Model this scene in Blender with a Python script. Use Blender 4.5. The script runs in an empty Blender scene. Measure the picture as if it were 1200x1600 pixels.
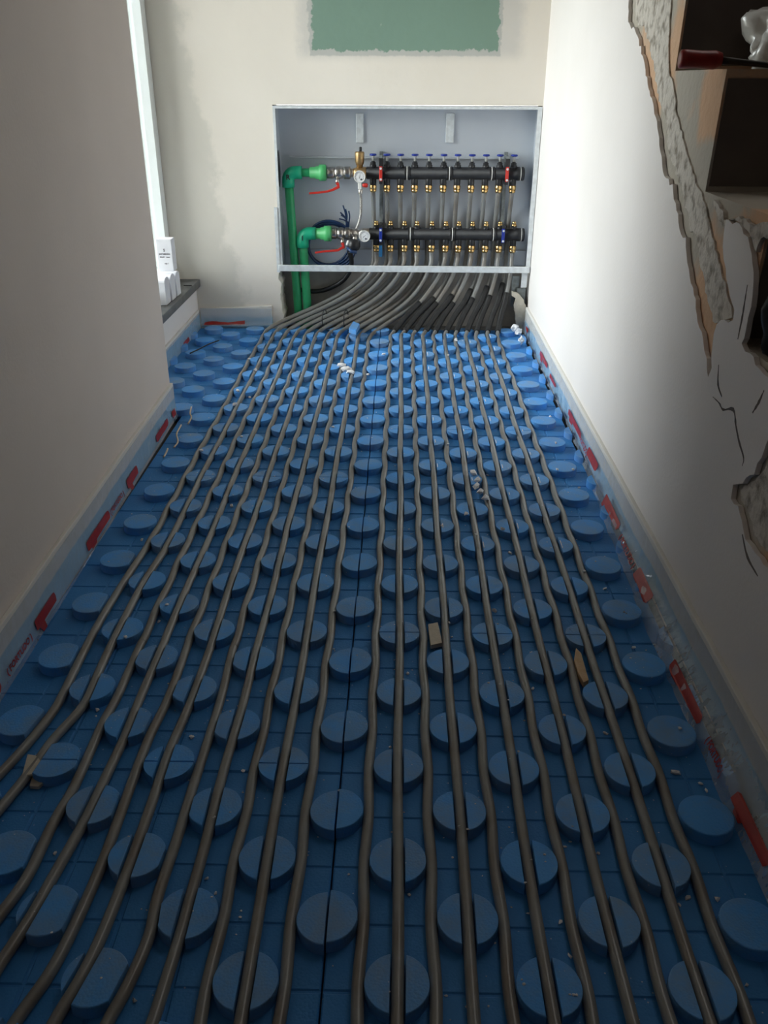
import bpy, math, random
from mathutils import Vector, Matrix, noise
from mathutils.geometry import tessellate_polygon

# ------------------------------------------------------------------ camera, light, exposure
S = bpy.context.scene
COL = S.collection
PI = math.pi
F_PX, PITCH, YAW, ROLL = 1340.66, 0.4657973, -0.0180453, 0.0041615
X0, Y0, PX, PY = 0.0048780, 0.5485398, 0.075, 0.0754513      # stud grid origin and pitch
STUD_H = 0.016
CAM = Vector((0, 0, 0.79600 + STUD_H))
cp, sp = math.cos(PITCH), math.sin(PITCH)
FW = Vector((math.sin(YAW) * cp, math.cos(YAW) * cp, -sp))
RT = Vector((math.cos(YAW), -math.sin(YAW), 0))
UP = RT.cross(FW)
cr, sr = math.cos(ROLL), math.sin(ROLL)
R2 = RT * cr + UP * sr
U2 = -RT * sr + UP * cr
cam_d = bpy.data.cameras.new('camera')
cam_d.sensor_fit = 'VERTICAL'; cam_d.sensor_height = 36.0; cam_d.lens = F_PX * 36.0 / 1600.0
cam_d.clip_start = 0.02
cam = bpy.data.objects.new('camera', cam_d); COL.objects.link(cam)
M = Matrix((R2, U2, -FW)).transposed().to_4x4(); M.translation = CAM
cam.matrix_world = M
S.camera = cam

world = bpy.data.worlds.new('sky'); S.world = world; world.use_nodes = True
wn = world.node_tree.nodes; wn['Background'].inputs[1].default_value = 14.2
_tc = wn.new('ShaderNodeTexCoord'); _sx = wn.new('ShaderNodeSeparateXYZ'); _rp = wn.new('ShaderNodeValToRGB')     # bright overcast sky over darker ground
world.node_tree.links.new(_tc.outputs['Generated'], _sx.inputs[0]); world.node_tree.links.new(_sx.outputs['Z'], _rp.inputs[0])
_rp.color_ramp.elements[0].position = 0.0; _rp.color_ramp.elements[0].color = (0.27, 0.26, 0.24, 1)
_rp.color_ramp.elements[1].position = 0.06; _rp.color_ramp.elements[1].color = (0.97, 0.98, 1.0, 1)
world.node_tree.links.new(_rp.outputs[0], wn['Background'].inputs[0])

def area(name, loc, direction, sx, sy, power, color, portal=False):
    l = bpy.data.lights.new(name, 'AREA'); l.shape = 'RECTANGLE'; l.size = sx; l.size_y = sy
    l.energy = power; l.color = color
    if portal: l.cycles.is_portal = True
    o = bpy.data.objects.new(name, l); COL.objects.link(o)
    o.location = loc; o.rotation_euler = Vector(direction).to_track_quat('-Z', 'Y').to_euler()
    return o
area('window_portal', (-0.90, 2.64, 0.86), (1, 0, 0), 0.98, 1.40, 1, (1, 1, 1), True)
area('fill_light', (0.1, -1.3, 2.2), (0.0, 0.8, -0.75), 0.8, 0.5, 1.0, (1.0, 0.86, 0.72))  # unseen warm fill added behind the camera
area('stairwell_fill', (0.85, 2.0, 2.40), (-0.42, -0.45, -1.0), 1.0, 0.9, 4.5, (1.0, 0.95, 0.90))  # soft fill added under the ceiling for light from the far side
S.view_settings.view_transform = 'Standard'; S.view_settings.look = 'None'
S.view_settings.exposure = 0.0; S.view_settings.gamma = 1.0; S.view_settings.use_curve_mapping = False

# ------------------------------------------------------------------ helpers
def ray(px, py): return FW + R2 * ((px - 600) / F_PX) - U2 * ((py - 800) / F_PX)
def at(px, py, axis, val):            # pixel of the photo -> point on a known plane of the room
    d = ray(px, py); i = 'xyz'.index(axis); t = (val - CAM[i]) / d[i]
    return CAM + d * t
def srgb(r, g, b):
    f = lambda c: (c / 255 / 12.92) if c / 255 <= 0.04045 else ((c / 255 + 0.055) / 1.055) ** 2.4
    return (f(r), f(g), f(b), 1)

def nodes(m):
    m.use_nodes = True; nt = m.node_tree
    return nt, nt.nodes, nt.links, nt.nodes['Principled BSDF']
def mat(name, c1, c2=None, scale=20, rough=0.6, metal=0.0, bump=0.0, bscale=None, detail=4, spec=0.5, lo=0.35, hi=0.65, coat=0):
    m = bpy.data.materials.new(name); nt, N, L, b = nodes(m)
    b.inputs['Roughness'].default_value = rough; b.inputs['Metallic'].default_value = metal
    b.inputs['Specular IOR Level'].default_value = spec
    b.inputs['Coat Weight'].default_value = coat
    tc = N.new('ShaderNodeTexCoord')
    if c2 is None: b.inputs['Base Color'].default_value = c1
    else:
        n = N.new('ShaderNodeTexNoise'); n.inputs['Scale'].default_value = scale; n.inputs['Detail'].default_value = detail
        L.new(tc.outputs['Object'], n.inputs['Vector'])
        r = N.new('ShaderNodeValToRGB'); r.color_ramp.elements[0].position = lo; r.color_ramp.elements[1].position = hi
        r.color_ramp.elements[0].color = c1; r.color_ramp.elements[1].color = c2
        L.new(n.outputs['Fac'], r.inputs['Fac']); L.new(r.outputs['Color'], b.inputs['Base Color'])
    if bump:
        n2 = N.new('ShaderNodeTexNoise'); n2.inputs['Scale'].default_value = bscale or scale * 4; n2.inputs['Detail'].default_value = 5
        L.new(tc.outputs['Object'], n2.inputs['Vector'])
        bp = N.new('ShaderNodeBump'); bp.inputs['Strength'].default_value = 1; bp.inputs['Distance'].default_value = bump
        L.new(n2.outputs['Fac'], bp.inputs['Height']); L.new(bp.outputs['Normal'], b.inputs['Normal'])
    return m

class MB:
    def __init__(s): s.v = []; s.f = []; s.sm = []
    def add(s, vs, fs, smooth=False):
        o = len(s.v); s.v += [tuple(v) for v in vs]
        s.f += [tuple(i + o for i in f) for f in fs]; s.sm += [smooth] * len(fs); return s
    def box(s, a, b):
        x0, y0, z0 = (min(a[i], b[i]) for i in range(3)); x1, y1, z1 = (max(a[i], b[i]) for i in range(3))
        return s.add([(x0,y0,z0),(x1,y0,z0),(x1,y1,z0),(x0,y1,z0),(x0,y0,z1),(x1,y0,z1),(x1,y1,z1),(x0,y1,z1)],
                     [(0,3,2,1),(4,5,6,7),(0,1,5,4),(1,2,6,5),(2,3,7,6),(3,0,4,7)])
    def lathe(s, origin, axis, prof, seg=20, caps=True):
        a = Vector(axis).normalized(); t = Vector((0, 0, 1)) if abs(a.z) < .9 else Vector((1, 0, 0))
        u = a.cross(t).normalized(); w = a.cross(u); o = Vector(origin); vs = []; fs = []
        for (d, r) in prof:
            for k in range(seg):
                an = 2 * PI * k / seg; vs.append(o + a * d + (u * math.cos(an) + w * math.sin(an)) * r)
        for i in range(len(prof) - 1):
            for k in range(seg):
                k2 = (k + 1) % seg; fs.append((i*seg+k, i*seg+k2, (i+1)*seg+k2, (i+1)*seg+k))
        s.add(vs, fs, True)
        if caps:
            n = len(s.v) - len(vs); s.f.append(tuple(n + k for k in reversed(range(seg)))); s.sm.append(False)
            n2 = n + (len(prof) - 1) * seg; s.f.append(tuple(n2 + k for k in range(seg))); s.sm.append(False)
        return s
    def cyl(s, p0, p1, r, seg=16, r1=None):
        p0 = Vector(p0); p1 = Vector(p1); L = (p1 - p0).length
        return s.lathe(p0, p1 - p0, [(0, r), (L, r if r1 is None else r1)], seg)
    def tube(s, pts, r, seg=10, closed=False):
        pts = [Vector(p) for p in pts]; n = len(pts); vs = []; fs = []
        tan = []
        for i in range(n):
            a = pts[i-1] if (i > 0 or closed) else pts[0]; b = pts[(i+1) % n] if (i < n-1 or closed) else pts[-1]
            tan.append((b - a).normalized())
        up = Vector((0, 0, 1)) if abs(tan[0].z) < .9 else Vector((0, 1, 0))
        u = (up - tan[0] * up.dot(tan[0])).normalized()
        for i in range(n):
            u = (u - tan[i] * u.dot(tan[i])).normalized(); w = tan[i].cross(u)
            rr = r(i / (n - 1)) if callable(r) else r
            for k in range(seg):
                an = 2 * PI * k / seg; vs.append(pts[i] + (u * math.cos(an) + w * math.sin(an)) * rr)
        for i in range(n - 1 + (1 if closed else 0)):
            j = (i + 1) % n
            for k in range(seg):
                k2 = (k + 1) % seg; fs.append((i*seg+k, i*seg+k2, j*seg+k2, j*seg+k))
        s.add(vs, fs, True)
        if not closed:
            o = len(s.v) - len(vs); s.f.append(tuple(o + k for k in reversed(range(seg)))); s.sm.append(False)
            s.f.append(tuple(o + (n-1)*seg + k for k in range(seg))); s.sm.append(False)
        return s
    def prism(s, poly, axis, d0, d1):        # polygon in the two other axes, extruded along axis
        def P(p, d): return {'x': (d, p[0], p[1]), 'y': (p[0], d, p[1]), 'z': (p[0], p[1], d)}[axis]
        n = len(poly); tris = tessellate_polygon([[Vector((p[0], p[1], 0)) for p in poly]])
        vs = [P(p, d0) for p in poly] + [P(p, d1) for p in poly]
        ar = sum(poly[i][0]*poly[(i+1) % n][1] - poly[(i+1) % n][0]*poly[i][1] for i in range(n))
        ccw = ar > 0
        if axis == 'y': ccw = not ccw
        fs = []
        for t in tris:
            a, b, c = t
            A = (poly[b][0]-poly[a][0])*(poly[c][1]-poly[a][1])-(poly[b][1]-poly[a][1])*(poly[c][0]-poly[a][0])
            if (A > 0) == (axis != 'y'): pass
            else: b, c = c, b
            up = (a, b, c) if d1 > d0 else (a, c, b)
            fs.append(tuple(i + n for i in up)); fs.append(tuple(reversed(up)))
        for i in range(n):
            j = (i + 1) % n; q = (i, j, j + n, i + n)
            fs.append(q if ccw == (d1 > d0) else tuple(reversed(q)))
        return s.add(vs, fs)
    def blob(s, c, r, seed=0, rough=0.35, sub=2, sc=(1, 1, 1)):
        import bmesh
        b = bmesh.new(); bmesh.ops.create_icosphere(b, subdivisions=sub, radius=1)
        vs = []
        for v in b.verts:
            k = 1 + rough * noise.noise(v.co * 1.7 + Vector((seed * 3.1, seed * 1.3, 0))) * 2
            vs.append((c[0] + v.co.x*k*r*sc[0], c[1] + v.co.y*k*r*sc[1], c[2] + v.co.z*k*r*sc[2]))
        fs = [tuple(x.index for x in f.verts) for f in b.faces]; b.free()
        return s.add(vs, fs, False)
    def mesh(s, name, m):
        me = bpy.data.meshes.new(name); me.from_pydata(s.v, [], s.f)
        me.polygons.foreach_set('use_smooth', s.sm); me.materials.append(m); me.update(); return me
    def build(s, name, m, parent=None, bevel=0, label=None):
        o = bpy.data.objects.new(name, s.mesh(name, m)); COL.objects.link(o)
        if parent is not None:
            o.parent = parent; o.matrix_parent_inverse = Matrix.Translation(-Vector(wloc(parent)))
        if bevel:
            b = o.modifiers.new('bevel', 'BEVEL'); b.width = bevel; b.segments = 2; b.limit_method = 'ANGLE'; b.angle_limit = 0.7
        if label: o['label'] = label
        return o
def wloc(o):
    return o.get('_w', (0, 0, 0)) if False else WL.get(o.name, (0, 0, 0))
WL = {}
def thing(name, label, cat, loc=(0, 0, 0), group=None):
    o = bpy.data.objects.new(name, None); COL.objects.link(o); o.location = loc; o.empty_display_size = .02
    WL[o.name] = tuple(loc); o['label'] = label; o['category'] = cat
    if group: o['group'] = group
    return o
def tag(o, label, cat, group=None, kind=None):
    o['label'] = label; o['category'] = cat
    if group: o['group'] = group
    if kind: o['kind'] = kind
    return o
def struct(o): o['kind'] = 'structure'; return o
def jag(pts, step, amp, seed, closed=False):
    R = random.Random(seed); out = []
    n = len(pts)
    for i in range(n - (0 if closed else 1)):
        a = Vector(pts[i]); b = Vector(pts[(i + 1) % n]); L = (b - a).length; k = max(1, int(L / step))
        nrm = Vector((-(b - a).y, (b - a).x)).normalized() if L else Vector((0, 0))
        for q in range(k):
            p = a + (b - a) * (q / k)
            if q or i: p = p + nrm * R.uniform(-amp, amp)
            out.append((p.x, p.y))
    if not closed: out.append(tuple(pts[-1]))
    return out
def catmull(pts, sub=10):
    P = [Vector(p) for p in pts]; P = [P[0] * 2 - P[1]] + P + [P[-1] * 2 - P[-2]]; out = []
    for i in range(1, len(P) - 2):
        for q in range(sub):
            t = q / sub; a, b, c, d = P[i-1], P[i], P[i+1], P[i+2]
            out.append(0.5 * ((2*b) + (c - a)*t + (2*a - 5*b + 4*c - d)*t*t + (-a + 3*b - 3*c + d)*t**3))
    out.append(P[-2]); return out
def text2d(s, size):
    cu = bpy.data.curves.new('writing', 'FONT'); cu.body = s; cu.size = size; cu.align_x = 'CENTER'; cu.align_y = 'CENTER'
    cu.resolution_u = 3; cu.offset = size * .035
    o = bpy.data.objects.new('writing', cu); COL.objects.link(o)
    dg = bpy.context.evaluated_depsgraph_get(); me = bpy.data.meshes.new_from_object(o.evaluated_get(dg))
    vs = [tuple(v.co) for v in me.vertices]; fs = [tuple(p.vertices) for p in me.polygons]
    bpy.data.objects.remove(o); bpy.data.curves.remove(cu); bpy.data.meshes.remove(me)
    return vs, fs

# ------------------------------------------------------------------ materials
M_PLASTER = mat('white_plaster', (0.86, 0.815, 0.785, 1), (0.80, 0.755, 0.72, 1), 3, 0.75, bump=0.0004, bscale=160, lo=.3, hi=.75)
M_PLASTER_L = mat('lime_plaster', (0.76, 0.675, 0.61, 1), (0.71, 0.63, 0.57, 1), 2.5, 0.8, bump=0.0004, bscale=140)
M_CEIL = mat('ceiling_paint', (0.78, 0.76, 0.73, 1), (0.72, 0.70, 0.67, 1), 3, 0.9)
M_DARKWALL = mat('raw_brick_dust', (0.20, 0.165, 0.14, 1), (0.12, 0.10, 0.085, 1), 6, 0.9)
M_CONC = mat('raw_concrete', (0.47, 0.43, 0.36, 1), (0.66, 0.42, 0.26, 1), 4, 0.85, bump=0.003, bscale=60, lo=.49, hi=.56, detail=6)
M_RISER = mat('shade_dark_concrete', (0.17, 0.14, 0.12, 1), (0.11, 0.09, 0.08, 1), 8, 0.85, bump=0.001, bscale=40)  # step concrete with the risers' shade darkened into its colour; also fills cracks
M_MORTAR = mat('chipped_mortar', (0.30, 0.26, 0.21, 1), (0.66, 0.61, 0.54, 1), 45, 0.9, bump=0.006, bscale=70, lo=.34, hi=.52)
M_MORTAR_W = mat('white_chipped_plaster', (0.66, 0.62, 0.58, 1), (0.52, 0.48, 0.44, 1), 14, 0.85, bump=0.0025, bscale=50)
M_SLATE = mat('slate', (0.10, 0.105, 0.11, 1), (0.15, 0.15, 0.15, 1), 30, 0.45, bump=0.0005)
M_PVC = mat('white_frame_paint', (0.86, 0.90, 0.89, 1), None, rough=0.35)
M_SHEET = mat('galvanised_sheet', (0.62, 0.66, 0.71, 1), (0.56, 0.60, 0.66, 1), 4, 0.42, metal=0.15)
M_SHEET_E = mat('white_sheet_edge', (0.78, 0.82, 0.84, 1), (0.66, 0.69, 0.70, 1), 60, 0.4, metal=0.1)
M_NICKEL = mat('nickel', (0.62, 0.58, 0.54, 1), (0.50, 0.46, 0.42, 1), 60, 0.28, metal=1)
M_BRASS = mat('brass', (0.83, 0.58, 0.26, 1), (0.66, 0.42, 0.16, 1), 90, 0.25, metal=1)
M_BRASS_D = mat('dull_brass', (0.50, 0.34, 0.16, 1), (0.40, 0.26, 0.12, 1), 90, 0.4, metal=0.8)
M_BLACK = mat('black_polyamide', (0.012, 0.012, 0.014, 1), (0.02, 0.02, 0.022, 1), 60, 0.42)
M_RUBBER = mat('black_foam_sleeve', (0.010, 0.010, 0.011, 1), (0.018, 0.018, 0.018, 1), 60, 0.55, bump=0.001, bscale=200)
M_GREENP = mat('green_ppr', (0.03, 0.40, 0.16, 1), (0.025, 0.34, 0.13, 1), 30, 0.38)
M_GREENE = mat('bright_green_ppr', (0.015, 0.50, 0.27, 1), None, rough=0.4)
M_GREENL = mat('light_green_ppr', (0.09, 0.50, 0.17, 1), None, rough=0.4)
M_RED = mat('red_lever_coating', (0.62, 0.035, 0.025, 1), (0.5, 0.03, 0.02, 1), 50, 0.35)
M_BLUE = mat('blue_plastic', (0.01, 0.03, 0.28, 1), None, rough=0.35)
M_BLUE_L = mat('teal_blue_plastic', (0.02, 0.13, 0.30, 1), None, rough=0.4)
M_CABLE = mat('blue_cable_sheath', (0.015, 0.05, 0.14, 1), (0.01, 0.03, 0.09, 1), 30, 0.4)
M_DIAL = mat('white_dial', (0.80, 0.80, 0.80, 1), None, rough=0.3)
M_INK = mat('dark_ink', (0.03, 0.03, 0.035, 1), None, rough=0.6)
M_WPLAST = mat('white_moulding', (0.75, 0.74, 0.70, 1), None, rough=0.4)
M_STEM = mat('clear_grey_plastic', (0.50, 0.50, 0.47, 1), None, rough=0.3)
M_GAL = mat('galvanised_strut', (0.28, 0.31, 0.31, 1), (0.2, 0.22, 0.22, 1), 80, 0.45, metal=0.5)
M_WHITEFOAM = mat('white_foam', (0.85, 0.86, 0.88, 1), (0.70, 0.70, 0.72, 1), 120, 0.8, bump=0.001, bscale=300)
M_PAPER = mat('white_card', (0.82, 0.82, 0.85, 1), (0.76, 0.76, 0.80, 1), 25, 0.6)
M_WOOD = mat('pale_wood', (0.55, 0.36, 0.20, 1), (0.62, 0.45, 0.28, 1), 60, 0.7, bump=0.0006)
M_STRAW = mat('dry_straw', (0.62, 0.52, 0.38, 1), None, rough=0.7)
M_TOOLRED = mat('red_tool_handle', (0.36, 0.02, 0.018, 1), (0.24, 0.012, 0.012, 1), 60, 0.38)
M_STEEL = mat('dark_tool_steel', (0.05, 0.045, 0.04, 1), None, rough=0.5, metal=.6)
M_BAG = mat('black_cloth', (0.012, 0.013, 0.016, 1), (0.03, 0.028, 0.03, 1), 18, 0.6, bump=0.004, bscale=22)
M_BAGRED = mat('dark_red_cloth', (0.10, 0.012, 0.012, 1), (0.05, 0.008, 0.008, 1), 25, 0.7)
M_CREAM = mat('cream_plaster', (0.60, 0.55, 0.46, 1), (0.50, 0.46, 0.38, 1), 40, 0.85, bump=0.001)
M_SUB = mat('dusty_screed', (0.16, 0.145, 0.13, 1), (0.09, 0.082, 0.075, 1), 25, 0.95, bump=0.002)
M_RECESS = mat('grey_render', (0.40, 0.37, 0.33, 1), (0.27, 0.26, 0.25, 1), 12, 0.9, bump=0.001)

def m_pipe():
    m = bpy.data.materials.new('grey_pex'); nt, N, L, b = nodes(m)
    tc = N.new('ShaderNodeTexCoord'); n = N.new('ShaderNodeTexNoise'); n.inputs['Scale'].default_value = 14; n.inputs['Detail'].default_value = 6
    L.new(tc.outputs['Object'], n.inputs['Vector'])
    r = N.new('ShaderNodeValToRGB'); e = r.color_ramp.elements
    e[0].position = .30; e[0].color = (0.18, 0.155, 0.13, 1); e[1].position = .56; e[1].color = (0.225, 0.228, 0.222, 1)
    L.new(n.outputs['Fac'], r.inputs['Fac']); L.new(r.outputs['Color'], b.inputs['Base Color'])
    b.inputs['Roughness'].default_value = 0.42; b.inputs['Specular IOR Level'].default_value = 0.5
    b.inputs['Coat Weight'].default_value = 0.35; b.inputs['Coat Roughness'].default_value = 0.14
    return m
M_PIPE = m_pipe()

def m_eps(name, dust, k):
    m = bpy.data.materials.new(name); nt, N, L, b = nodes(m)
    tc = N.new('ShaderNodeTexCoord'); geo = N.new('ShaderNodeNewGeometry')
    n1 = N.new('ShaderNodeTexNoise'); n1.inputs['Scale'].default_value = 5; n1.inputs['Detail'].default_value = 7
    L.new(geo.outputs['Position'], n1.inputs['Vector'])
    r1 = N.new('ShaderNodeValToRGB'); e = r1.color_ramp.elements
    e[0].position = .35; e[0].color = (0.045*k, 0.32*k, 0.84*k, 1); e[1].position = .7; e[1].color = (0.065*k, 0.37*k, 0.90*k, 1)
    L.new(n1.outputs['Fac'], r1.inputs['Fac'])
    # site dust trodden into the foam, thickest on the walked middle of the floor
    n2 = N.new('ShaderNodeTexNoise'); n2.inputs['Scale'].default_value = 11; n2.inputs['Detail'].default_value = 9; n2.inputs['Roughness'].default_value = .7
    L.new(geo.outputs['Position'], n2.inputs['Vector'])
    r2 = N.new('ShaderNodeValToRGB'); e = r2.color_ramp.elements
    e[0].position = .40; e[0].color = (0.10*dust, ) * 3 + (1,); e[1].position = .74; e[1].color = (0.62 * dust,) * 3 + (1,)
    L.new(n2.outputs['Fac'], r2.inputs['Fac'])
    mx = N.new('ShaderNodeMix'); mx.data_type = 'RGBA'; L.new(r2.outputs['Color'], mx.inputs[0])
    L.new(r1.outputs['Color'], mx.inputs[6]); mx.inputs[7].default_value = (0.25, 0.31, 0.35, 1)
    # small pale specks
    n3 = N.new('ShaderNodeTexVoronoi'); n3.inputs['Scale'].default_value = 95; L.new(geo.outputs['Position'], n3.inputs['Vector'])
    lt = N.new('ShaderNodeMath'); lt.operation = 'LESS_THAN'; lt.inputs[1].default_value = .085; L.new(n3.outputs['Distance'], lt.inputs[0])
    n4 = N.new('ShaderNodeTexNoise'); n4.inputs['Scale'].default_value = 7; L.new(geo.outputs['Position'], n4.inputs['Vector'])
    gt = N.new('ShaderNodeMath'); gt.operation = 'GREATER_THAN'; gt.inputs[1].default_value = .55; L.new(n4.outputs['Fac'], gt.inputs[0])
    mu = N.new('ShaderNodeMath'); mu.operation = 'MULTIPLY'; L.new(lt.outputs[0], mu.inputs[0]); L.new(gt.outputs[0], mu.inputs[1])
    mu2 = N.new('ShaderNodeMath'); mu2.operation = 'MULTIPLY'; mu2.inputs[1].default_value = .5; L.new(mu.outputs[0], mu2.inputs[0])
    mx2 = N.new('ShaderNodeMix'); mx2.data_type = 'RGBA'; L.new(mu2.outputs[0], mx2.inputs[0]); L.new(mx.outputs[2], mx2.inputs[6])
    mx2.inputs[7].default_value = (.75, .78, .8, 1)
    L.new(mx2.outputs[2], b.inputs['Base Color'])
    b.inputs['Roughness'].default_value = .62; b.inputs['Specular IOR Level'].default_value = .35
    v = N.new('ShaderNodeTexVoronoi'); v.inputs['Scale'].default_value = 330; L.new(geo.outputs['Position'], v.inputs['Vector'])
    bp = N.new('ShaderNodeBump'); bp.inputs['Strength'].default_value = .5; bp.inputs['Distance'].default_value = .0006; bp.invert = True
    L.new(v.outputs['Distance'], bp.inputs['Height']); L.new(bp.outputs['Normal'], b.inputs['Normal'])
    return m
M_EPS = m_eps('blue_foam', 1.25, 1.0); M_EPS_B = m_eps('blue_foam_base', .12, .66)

def m_backwall():
    m = bpy.data.materials.new('skimmed_wall'); nt, N, L, b = nodes(m); b.inputs['Roughness'].default_value = .85
    tc = N.new('ShaderNodeTexCoord'); sx = N.new('ShaderNodeSeparateXYZ'); L.new(tc.outputs['Object'], sx.inputs[0])
    def noi(sc, d=5, rg=.5):
        n = N.new('ShaderNodeTexNoise'); n.inputs['Scale'].default_value = sc; n.inputs['Detail'].default_value = d; n.inputs['Roughness'].default_value = rg
        L.new(tc.outputs['Object'], n.inputs['Vector']); return n.outputs['Fac']
    def math_(op, a, c):
        q = N.new('ShaderNodeMath'); q.operation = op
        for i, v in enumerate((a, c)):
            if isinstance(v, (int, float)): q.inputs[i].default_value = v
            else: L.new(v, q.inputs[i])
        return q.outputs[0]
    def smooth(v, a, c):
        q = N.new('ShaderNodeMapRange'); q.interpolation_type = 'SMOOTHSTEP'; L.new(v, q.inputs[0]); q.inputs[1].default_value = a; q.inputs[2].default_value = c
        return q.outputs[0]
    n1 = noi(2.2); r = N.new('ShaderNodeValToRGB'); e = r.color_ramp.elements
    e[0].position = .35; e[0].color = (0.80, 0.74, 0.65, 1); e[1].position = .7; e[1].color = (0.86, 0.80, 0.715, 1)
    L.new(n1, r.inputs['Fac']); col = r.outputs['Color']
    def over(col, fac, c):
        q = N.new('ShaderNodeMix'); q.data_type = 'RGBA'; L.new(fac, q.inputs[0]); L.new(col, q.inputs[6]); q.inputs[7].default_value = c
        return q.outputs[2]
    # grey unskimmed filler down the left: edge wanders with height
    zz = math_('MULTIPLY', sx.outputs['Z'], 0.16)
    xe = math_('ADD', math_('ADD', sx.outputs['X'], zz), math_('MULTIPLY', math_('SUBTRACT', noi(3.6, 7, .62), .5), .34))
    grey = math_('SUBTRACT', 1, smooth(xe, -0.575, -0.535))
    col = over(col, math_('MULTIPLY', grey, .5), (0.56, 0.54, 0.47, 1))
    # green plasterboard left bare, ragged at its edges
    jx = math_('MULTIPLY', math_('SUBTRACT', noi(45, 6, .65), .5), .035)
    jz = math_('MULTIPLY', math_('SUBTRACT', noi(30, 7, .7), .5), .05)
    def box(xa, xb, za, w, k):
        a = smooth(math_('ADD', sx.outputs['X'], jx), xa, xa + w)
        bb = math_('SUBTRACT', 1, smooth(math_('ADD', sx.outputs['X'], jx), xb - w, xb))
        c = smooth(math_('ADD', sx.outputs['Z'], math_('MULTIPLY', jz, k)), za, za + w)
        return math_('MULTIPLY', math_('MULTIPLY', a, bb), c)
    col = over(col, math_('MULTIPLY', box(-.36, .40, .855, .05, .3), .55), (0.52, 0.51, 0.49, 1))
    col = over(col, math_('MULTIPLY', box(-.305, .315, .880, .006, .25), .6), (0.38, 0.40, 0.38, 1))
    col = over(col, box(-.292, .303, .897, .004, 1), (0.20, 0.31, 0.245, 1))
    v = noi(16, 3); sp_ = math_('MULTIPLY', smooth(v, .70, .715), .8); col = over(col, math_('MULTIPLY', sp_, box(-.30, .31, .88, .005, 1)), (0.6, .62, .58, 1))
    L.new(col, b.inputs['Base Color'])
    bp = N.new('ShaderNodeBump'); bp.inputs['Distance'].default_value = .0008; bp.inputs['Strength'].default_value = 1
    L.new(noi(40, 6), bp.inputs['Height']); L.new(bp.outputs['Normal'], b.inputs['Normal'])
    return m
M_BACK = m_backwall()

def m_clear(name, tint, alpha, rough, bump=0.0, bs=30):
    m = bpy.data.materials.new(name); nt, N, L, b = nodes(m)
    b.inputs['Base Color'].default_value = tint; b.inputs['Alpha'].default_value = alpha; b.inputs['Roughness'].default_value = rough
    b.inputs['Specular IOR Level'].default_value = 0.9
    b.inputs['Coat Weight'].default_value = 1.0; b.inputs['Coat Roughness'].default_value = rough
    if bump:
        tc = N.new('ShaderNodeTexCoord'); n = N.new('ShaderNodeTexNoise'); n.inputs['Scale'].default_value = bs; n.inputs['Detail'].default_value = 3
        L.new(tc.outputs['Object'], n.inputs['Vector']); bp = N.new('ShaderNodeBump'); bp.inputs['Distance'].default_value = bump
        L.new(n.outputs['Fac'], bp.inputs['Height']); L.new(bp.outputs['Normal'], b.inputs['Normal']); L.new(bp.outputs['Normal'], b.inputs['Coat Normal'])
    return m
M_FILM = m_clear('clear_film', (0.66, 0.74, 0.82, 1), 0.36, 0.07, .008, 24)
M_PBAG = m_clear('white_plastic_bag_film', (0.70, 0.70, 0.66, 1), 0.85, 0.3, .01, 14)
M_REDINK = mat('red_print', (0.40, 0.026, 0.018, 1), (0.32, 0.02, 0.014, 1), 60, 0.35)

def m_glass():
    m = bpy.data.materials.new('window_glass'); m.use_nodes = True; nt = m.node_tree; N = nt.nodes; L = nt.links
    N.remove(N['Principled BSDF']); out = N['Material Output']
    t = N.new('ShaderNodeBsdfTransparent'); g = N.new('ShaderNodeBsdfGlossy'); g.inputs['Roughness'].default_value = 0.02
    f = N.new('ShaderNodeFresnel'); f.inputs[0].default_value = 1.45; mx = N.new('ShaderNodeMixShader')
    t.inputs[0].default_value = (.93, .96, .95, 1)
    L.new(f.outputs[0], mx.inputs[0]); L.new(t.outputs[0], mx.inputs[1]); L.new(g.outputs[0], mx.inputs[2]); L.new(mx.outputs[0], out.inputs[0])
    return m
M_GLASS = m_glass()

def m_band(name, z_edge, side_scale=9):
    """foam edge strip: its lower part blue, upper part off-white, the border wavering"""
    m = bpy.data.materials.new(name); nt, N, L, b = nodes(m); b.inputs['Roughness'].default_value = .7
    tc = N.new('ShaderNodeTexCoord'); sx = N.new('ShaderNodeSeparateXYZ'); L.new(tc.outputs['Object'], sx.inputs[0])
    n = N.new('ShaderNodeTexNoise'); n.inputs['Scale'].default_value = side_scale; n.inputs['Detail'].default_value = 4; L.new(tc.outputs['Object'], n.inputs['Vector'])
    a = N.new('ShaderNodeMath'); a.operation = 'MULTIPLY_ADD'; a.inputs[1].default_value = .018; L.new(n.outputs['Fac'], a.inputs[0]); L.new(sx.outputs['Z'], a.inputs[2])
    r = N.new('ShaderNodeMapRange'); L.new(a.outputs[0], r.inputs[0]); r.inputs[1].default_value = z_edge + .008; r.inputs[2].default_value = z_edge + .013
    mx = N.new('ShaderNodeMix'); mx.data_type = 'RGBA'; L.new(r.outputs[0], mx.inputs[0]); mx.inputs[6].default_value = (0.27, 0.50, 0.70, 1); mx.inputs[7].default_value = (0.74, 0.72, 0.68, 1)
    L.new(mx.outputs[2], b.inputs['Base Color']); return m
M_BAND_R = m_band('edge_foam_right', .040); M_BAND_L = m_band('edge_foam_left', .050); M_BAND_B = m_band('edge_foam_back', .035)

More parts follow.
